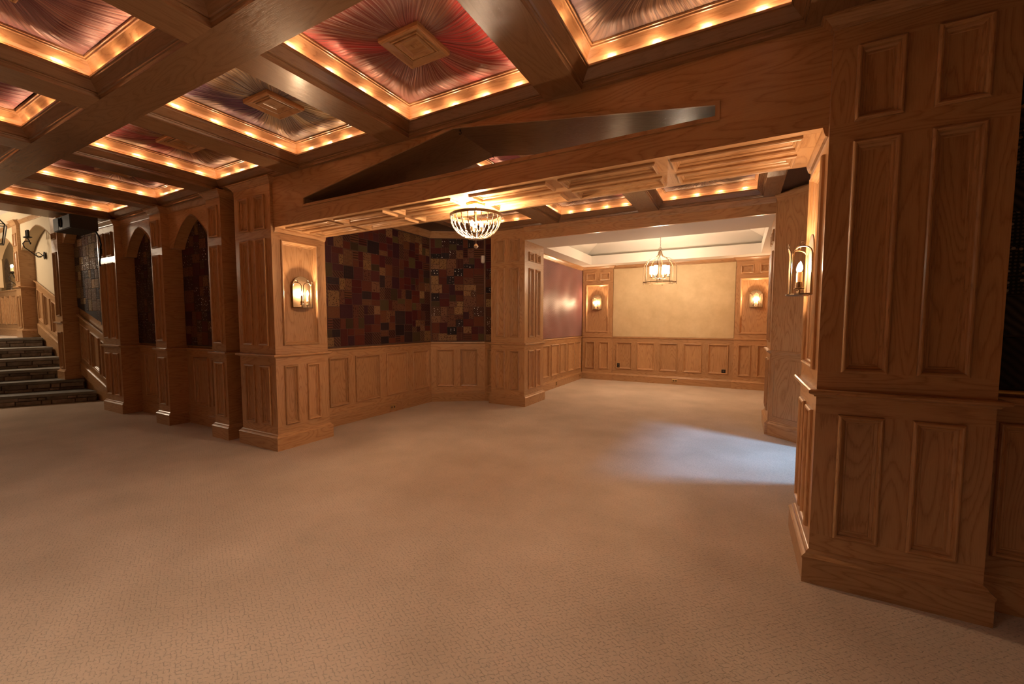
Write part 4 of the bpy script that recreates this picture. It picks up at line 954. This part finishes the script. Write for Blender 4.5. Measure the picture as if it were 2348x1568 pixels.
# sloping wainscots
def slope_wains(label, xr, xl, zr, slope, panels, y=2.95):
    t = thing('stair_wainscot', label, 'wainscot', ((xr+xl)/2, y, zr)); W = xr-xl
    # local x runs from xl to xr, descending
    M = frame((xl, y, zr+slope*W), (1, 0, 0), (0, 0, 1)); sh = -slope
    panelled(t, M, W, 1.02, [(a, b, .265, .90) for a, b in panels], thick=.02, shear=sh)
    mb = MB()
    for pr in ([(0, -.05), (.022, -.05), (.022, .132), (.026, .142), (.012, .158), (.003, .176)], [(d*.9, z) for d, z in RAILP]):
        for (d0, z0), (d1, z1) in zip(pr, pr[1:]):
            mb.poly([(0, z0, d0), (W, z0+sh*W, d0), (W, z1+sh*W, d1), (0, z1, d1)], (1, sh, 0))
    mb.build('rail_and_skirt', OAK, t, M)
slope_wains('lower sloping oak wainscot between the stair-foot pilasters', -9.10, -10.56, .02, .326, [(.08, .42), (.52, .86), (.97, 1.33)])
slope_wains('upper sloping oak wainscot leading up to the landing', -10.88, -12.82, .59, .326, [(.10, .42), (.50, .82), (.92, 1.24), (1.34, 1.68)])
wainscot('short oak wainscot between the sloping rail and stair-foot pilaster', (-9.10, 2.95), (-8.78, 2.95), [])
wainscot('oak wainscot on the landing at the far left', (-16.0, 2.95), (-13.12, 2.95), [(.2, .55), (.7, 1.0), (1.1, 1.42), (1.52, 1.84), (1.94, 2.26), (2.36, 2.68)], h0=1.078)
wallbox('wall_niche_plaster', -12.83, -10.87, 2.9705, 2.9748, 1.0, 3.45, TANPL)
wallbox('wall_landing_back', -18.6, -13.1, 3.60, 3.70, .9, 3.62, TANPL)
wallbox('wall_landing_front', -18.6, -15.1, 2.79, 2.96, 2.2, 3.62, TANPL)
wallbox('wall_landing_low', -18.6, -13.12, 2.971, 3.05, .9, 2.10, OAK)
wallbox('wall_landing_side', -13.13, -13.05, 3.08, 3.6, .9, 3.62, TANPL)
mb = MB(); sweep(mb, [(-18.5, 2.79), (-8.8, 2.79)], [(0, 3.40), (.01, 3.405), (.014, 3.43), (.06, 3.50), (.075, 3.52), (.10, 3.57), (.11, 3.62)]); struct(mb.build('trim_7', TANPL))
wallbox('wall_stair_upper', -18.6, -8.76, 2.80, 2.96, 3.45, 3.62, TANPL)
# arched stone niche on the landing
nt_ = thing('stone_niche', 'grey pointed stone window niche on the landing wall', 'niche', (-17.9, 3.6, 2.5))
mb = MB(); hw = .26; P = [(-hw, 0), (hw, 0), (hw, .25)]+[(hw*math.cos(PI*k/12), .25+.42*max(0, math.sin(PI*k/12))**.8) for k in range(1, 12)]+[(-hw, .25)]
mb.poly([(x, 0, z_) for x, z_ in P], (0, 0, 1)); mb.build('stone_slab', STONE, nt_, T(-17.9, 3.592, 2.50))
for r in range(4):
    mb = MB(); mb.box(-.22-.03*r % .05, .24, -.02, 0, 0, .045); mb.build('stone', STONE, nt_, T(-17.85+.03*r, 3.598, 2.28+.052*r))
# scroll sconces
def scroll_sconce(label, M, lit):
    t = thing('scroll_sconce', label, 'sconce', tuple(M.to_translation()))
    mb = MB(); n = 16; P = [(.05*math.cos(2*PI*k/n), .075*math.sin(2*PI*k/n)) for k in range(n)]
    mb.poly([(x, y, .012) for x, y in P]); 
    for i in range(n): a, b = P[i], P[(i+1) % n]; mb.poly([(a[0], a[1], 0), (b[0], b[1], 0), (b[0], b[1], .012), (a[0], a[1], .012)])
    mb.build('wall_plate', IRON, t, M)
    mb = MB()
    tube(mb, [(0, 0, .012), (0, -.03, .07), (0, -.01, .13), (0, .06, .20), (0, .12, .27), (0, .19, .29), (0, .24, .26), (0, .25, .21), (0, .22, .18), (0, .19, .19)], .009, 6)
    tube(mb, [(0, 0, .03), (0, .05, .08), (0, .03, .12), (0, -.02, .12), (0, -.05, .09), (0, -.04, .05)], .007, 6)
    tube(mb, [(0, .19, .19), (0, .26, .20), (0, .30, .22)], .009, 6); mb.build('scroll_arm', IRON, t, M)
    Z2 = M @ Matrix(((1, 0, 0, 0), (0, 0, 1, 0), (0, -1, 0, 0), (0, 0, 0, 1)))
    for s in (-.045, .045):
        mb = MB(); lathe(mb, [(0, .30), (.05, .315), (.055, .33), (.02, .325), (.02, .36), (0, .36)], c=(s, -.22), seg=10); cu = mb.build('candle_cup', IRON, t, Z2); sub(cu)
        mb = MB(); lathe(mb, [(.019, .355), (.019, .46), (0, .462)], c=(s, -.22), seg=10); mb.build('candle', IVORY if lit else IRON, cu, Z2)
        if lit: mb = MB(); flame(mb, (s, -.22, .462), .08, .02); mb.build('bulb', BULBW, cu, Z2)
scroll_sconce('unlit dark iron scroll sconce in the plaster stair niche', frame((-12.14, 2.955, 2.72), (1, 0, 0), (0, 0, 1)), False)
scroll_sconce('lit iron candle sconce beyond the landing pilaster, far left', frame((-16.41, 3.60, 2.34), (1, 0, 0), (0, 0, 1)), True)
# lantern cut by the left picture edge
def lantern(c):
    t = thing('hanging_lantern', 'glass hanging lantern cut off by the left picture edge', 'lantern', c); M = T(*c)
    a, b, h = .20, .13, .34; mb = MB()
    top = [(a*math.cos(k*PI/2+.5), a*math.sin(k*PI/2+.5), h) for k in range(4)]; bot = [(b*math.cos(k*PI/2+.5), b*math.sin(k*PI/2+.5), 0) for k in range(4)]
    for i in range(4):
        j = (i+1) % 4; tube(mb, [top[i], top[j]], .008, 5); tube(mb, [bot[i], bot[j]], .008, 5); tube(mb, [top[i], bot[i]], .008, 5); tube(mb, [top[i], (0, 0, h+.2)], .008, 5)
    mb.build('frame', IRON, t, M)
    for i in range(4): j = (i+1) % 4; mb = MB(); mb.poly([bot[i], bot[j], top[j], top[i]]); mb.build('glass_pane', GLASS, t, M)
    mb = MB(); tube(mb, [(0, 0, h+.2), (0, 0, 3.62-c[2])], .006, 5); mb.build('rod', IRON, t, M)
    mb = MB(); lathe(mb, [(.0, .10), (.02, .10), (.02, .16), (0, .16)], seg=8); mb.build('socket', IRON, t, M)
    mb = MB(); flame(mb, (0, 0, .16), .09, .03); mb.build('bulb', BULBW, t, M)
lantern((-11.46, 2.18, 2.77))
# ------------------------------------------------------------------ outlets and sensor
def outlet(label, M, w_=.075, h_=.115, two=True, mat=BRASSPL, plate=BRASS):
    t = thing('outlet', label, 'outlet', tuple(M.to_translation()))
    mb = MB(); mb.ring(-w_/2, w_/2, -h_/2, h_/2, [(0, 0), (0, .003), (.004, .006)], fill=(1, 0, 0)); mb.build('cover_plate', plate, t, M)
    for s in ((-1, 1) if two else (0,)):
        hz = w_ > h_; cx, cy = (s*w_*.23, 0) if hz else (0, s*h_*.23)
        mb = MB(); mb.box(cx-.014, cx+.014, cy-.014, cy+.014, .004, .0085); mb.build('socket', mat, t, M)
outlet('brass outlet in the baseboard below the long quilt', frame((-4.676, 4.84, .075), (0, 1, 0), (0, 0, 1)), .115, .075)
outlet('small outlet in the baseboard beside the middle pillar', frame((-3.80, 6.328, .09), (1, 0, 0), (0, 0, 1)), .075, .075, False)
outlet('outlet in the left baseboard of the far room', frame((-3.376, 8.36, .085), (0, 1, 0), (0, 0, 1)), .075, .075)
outlet('outlet in the left baseboard near the far corner', frame((-3.376, 9.86, .09), (0, 1, 0), (0, 0, 1)), .06, .06, False)
outlet('brass outlet in the far wall baseboard', frame((-1.24, 10.046, .085), (1, 0, 0), (0, 0, 1)), .115, .075)
outlet('dark outlet on the first wainscot panel of the far wall', frame((-2.50, 10.076, .365), (1, 0, 0), (0, 0, 1)), .06, .10, True, BRASSPL, BLACK)
outlet('dark jack plate on the last wainscot panel of the far wall', frame((-.285, 10.076, .35), (1, 0, 0), (0, 0, 1)), .075, .075, False, BRASSPL, BLACK)
mb = MB(); lathe(mb, [(0, 0), (.022, .004), (.034, .02), (.036, .04), (.036, .11), (.034, .13), (0, .134)], seg=16)
ms = thing('motion_sensor', 'small white wall sensor on the quilt beside the middle pillar', 'sensor', (-3.93, 6.30, 2.42))
mb.build('housing', WHITE, ms, T(-3.93, 6.305, 2.41), True)
mb = MB(); mb.box(-.014, .014, -.002, .03, .06, .12); mb.build('mount', WHITE, ms, T(-3.93, 6.325, 2.41))
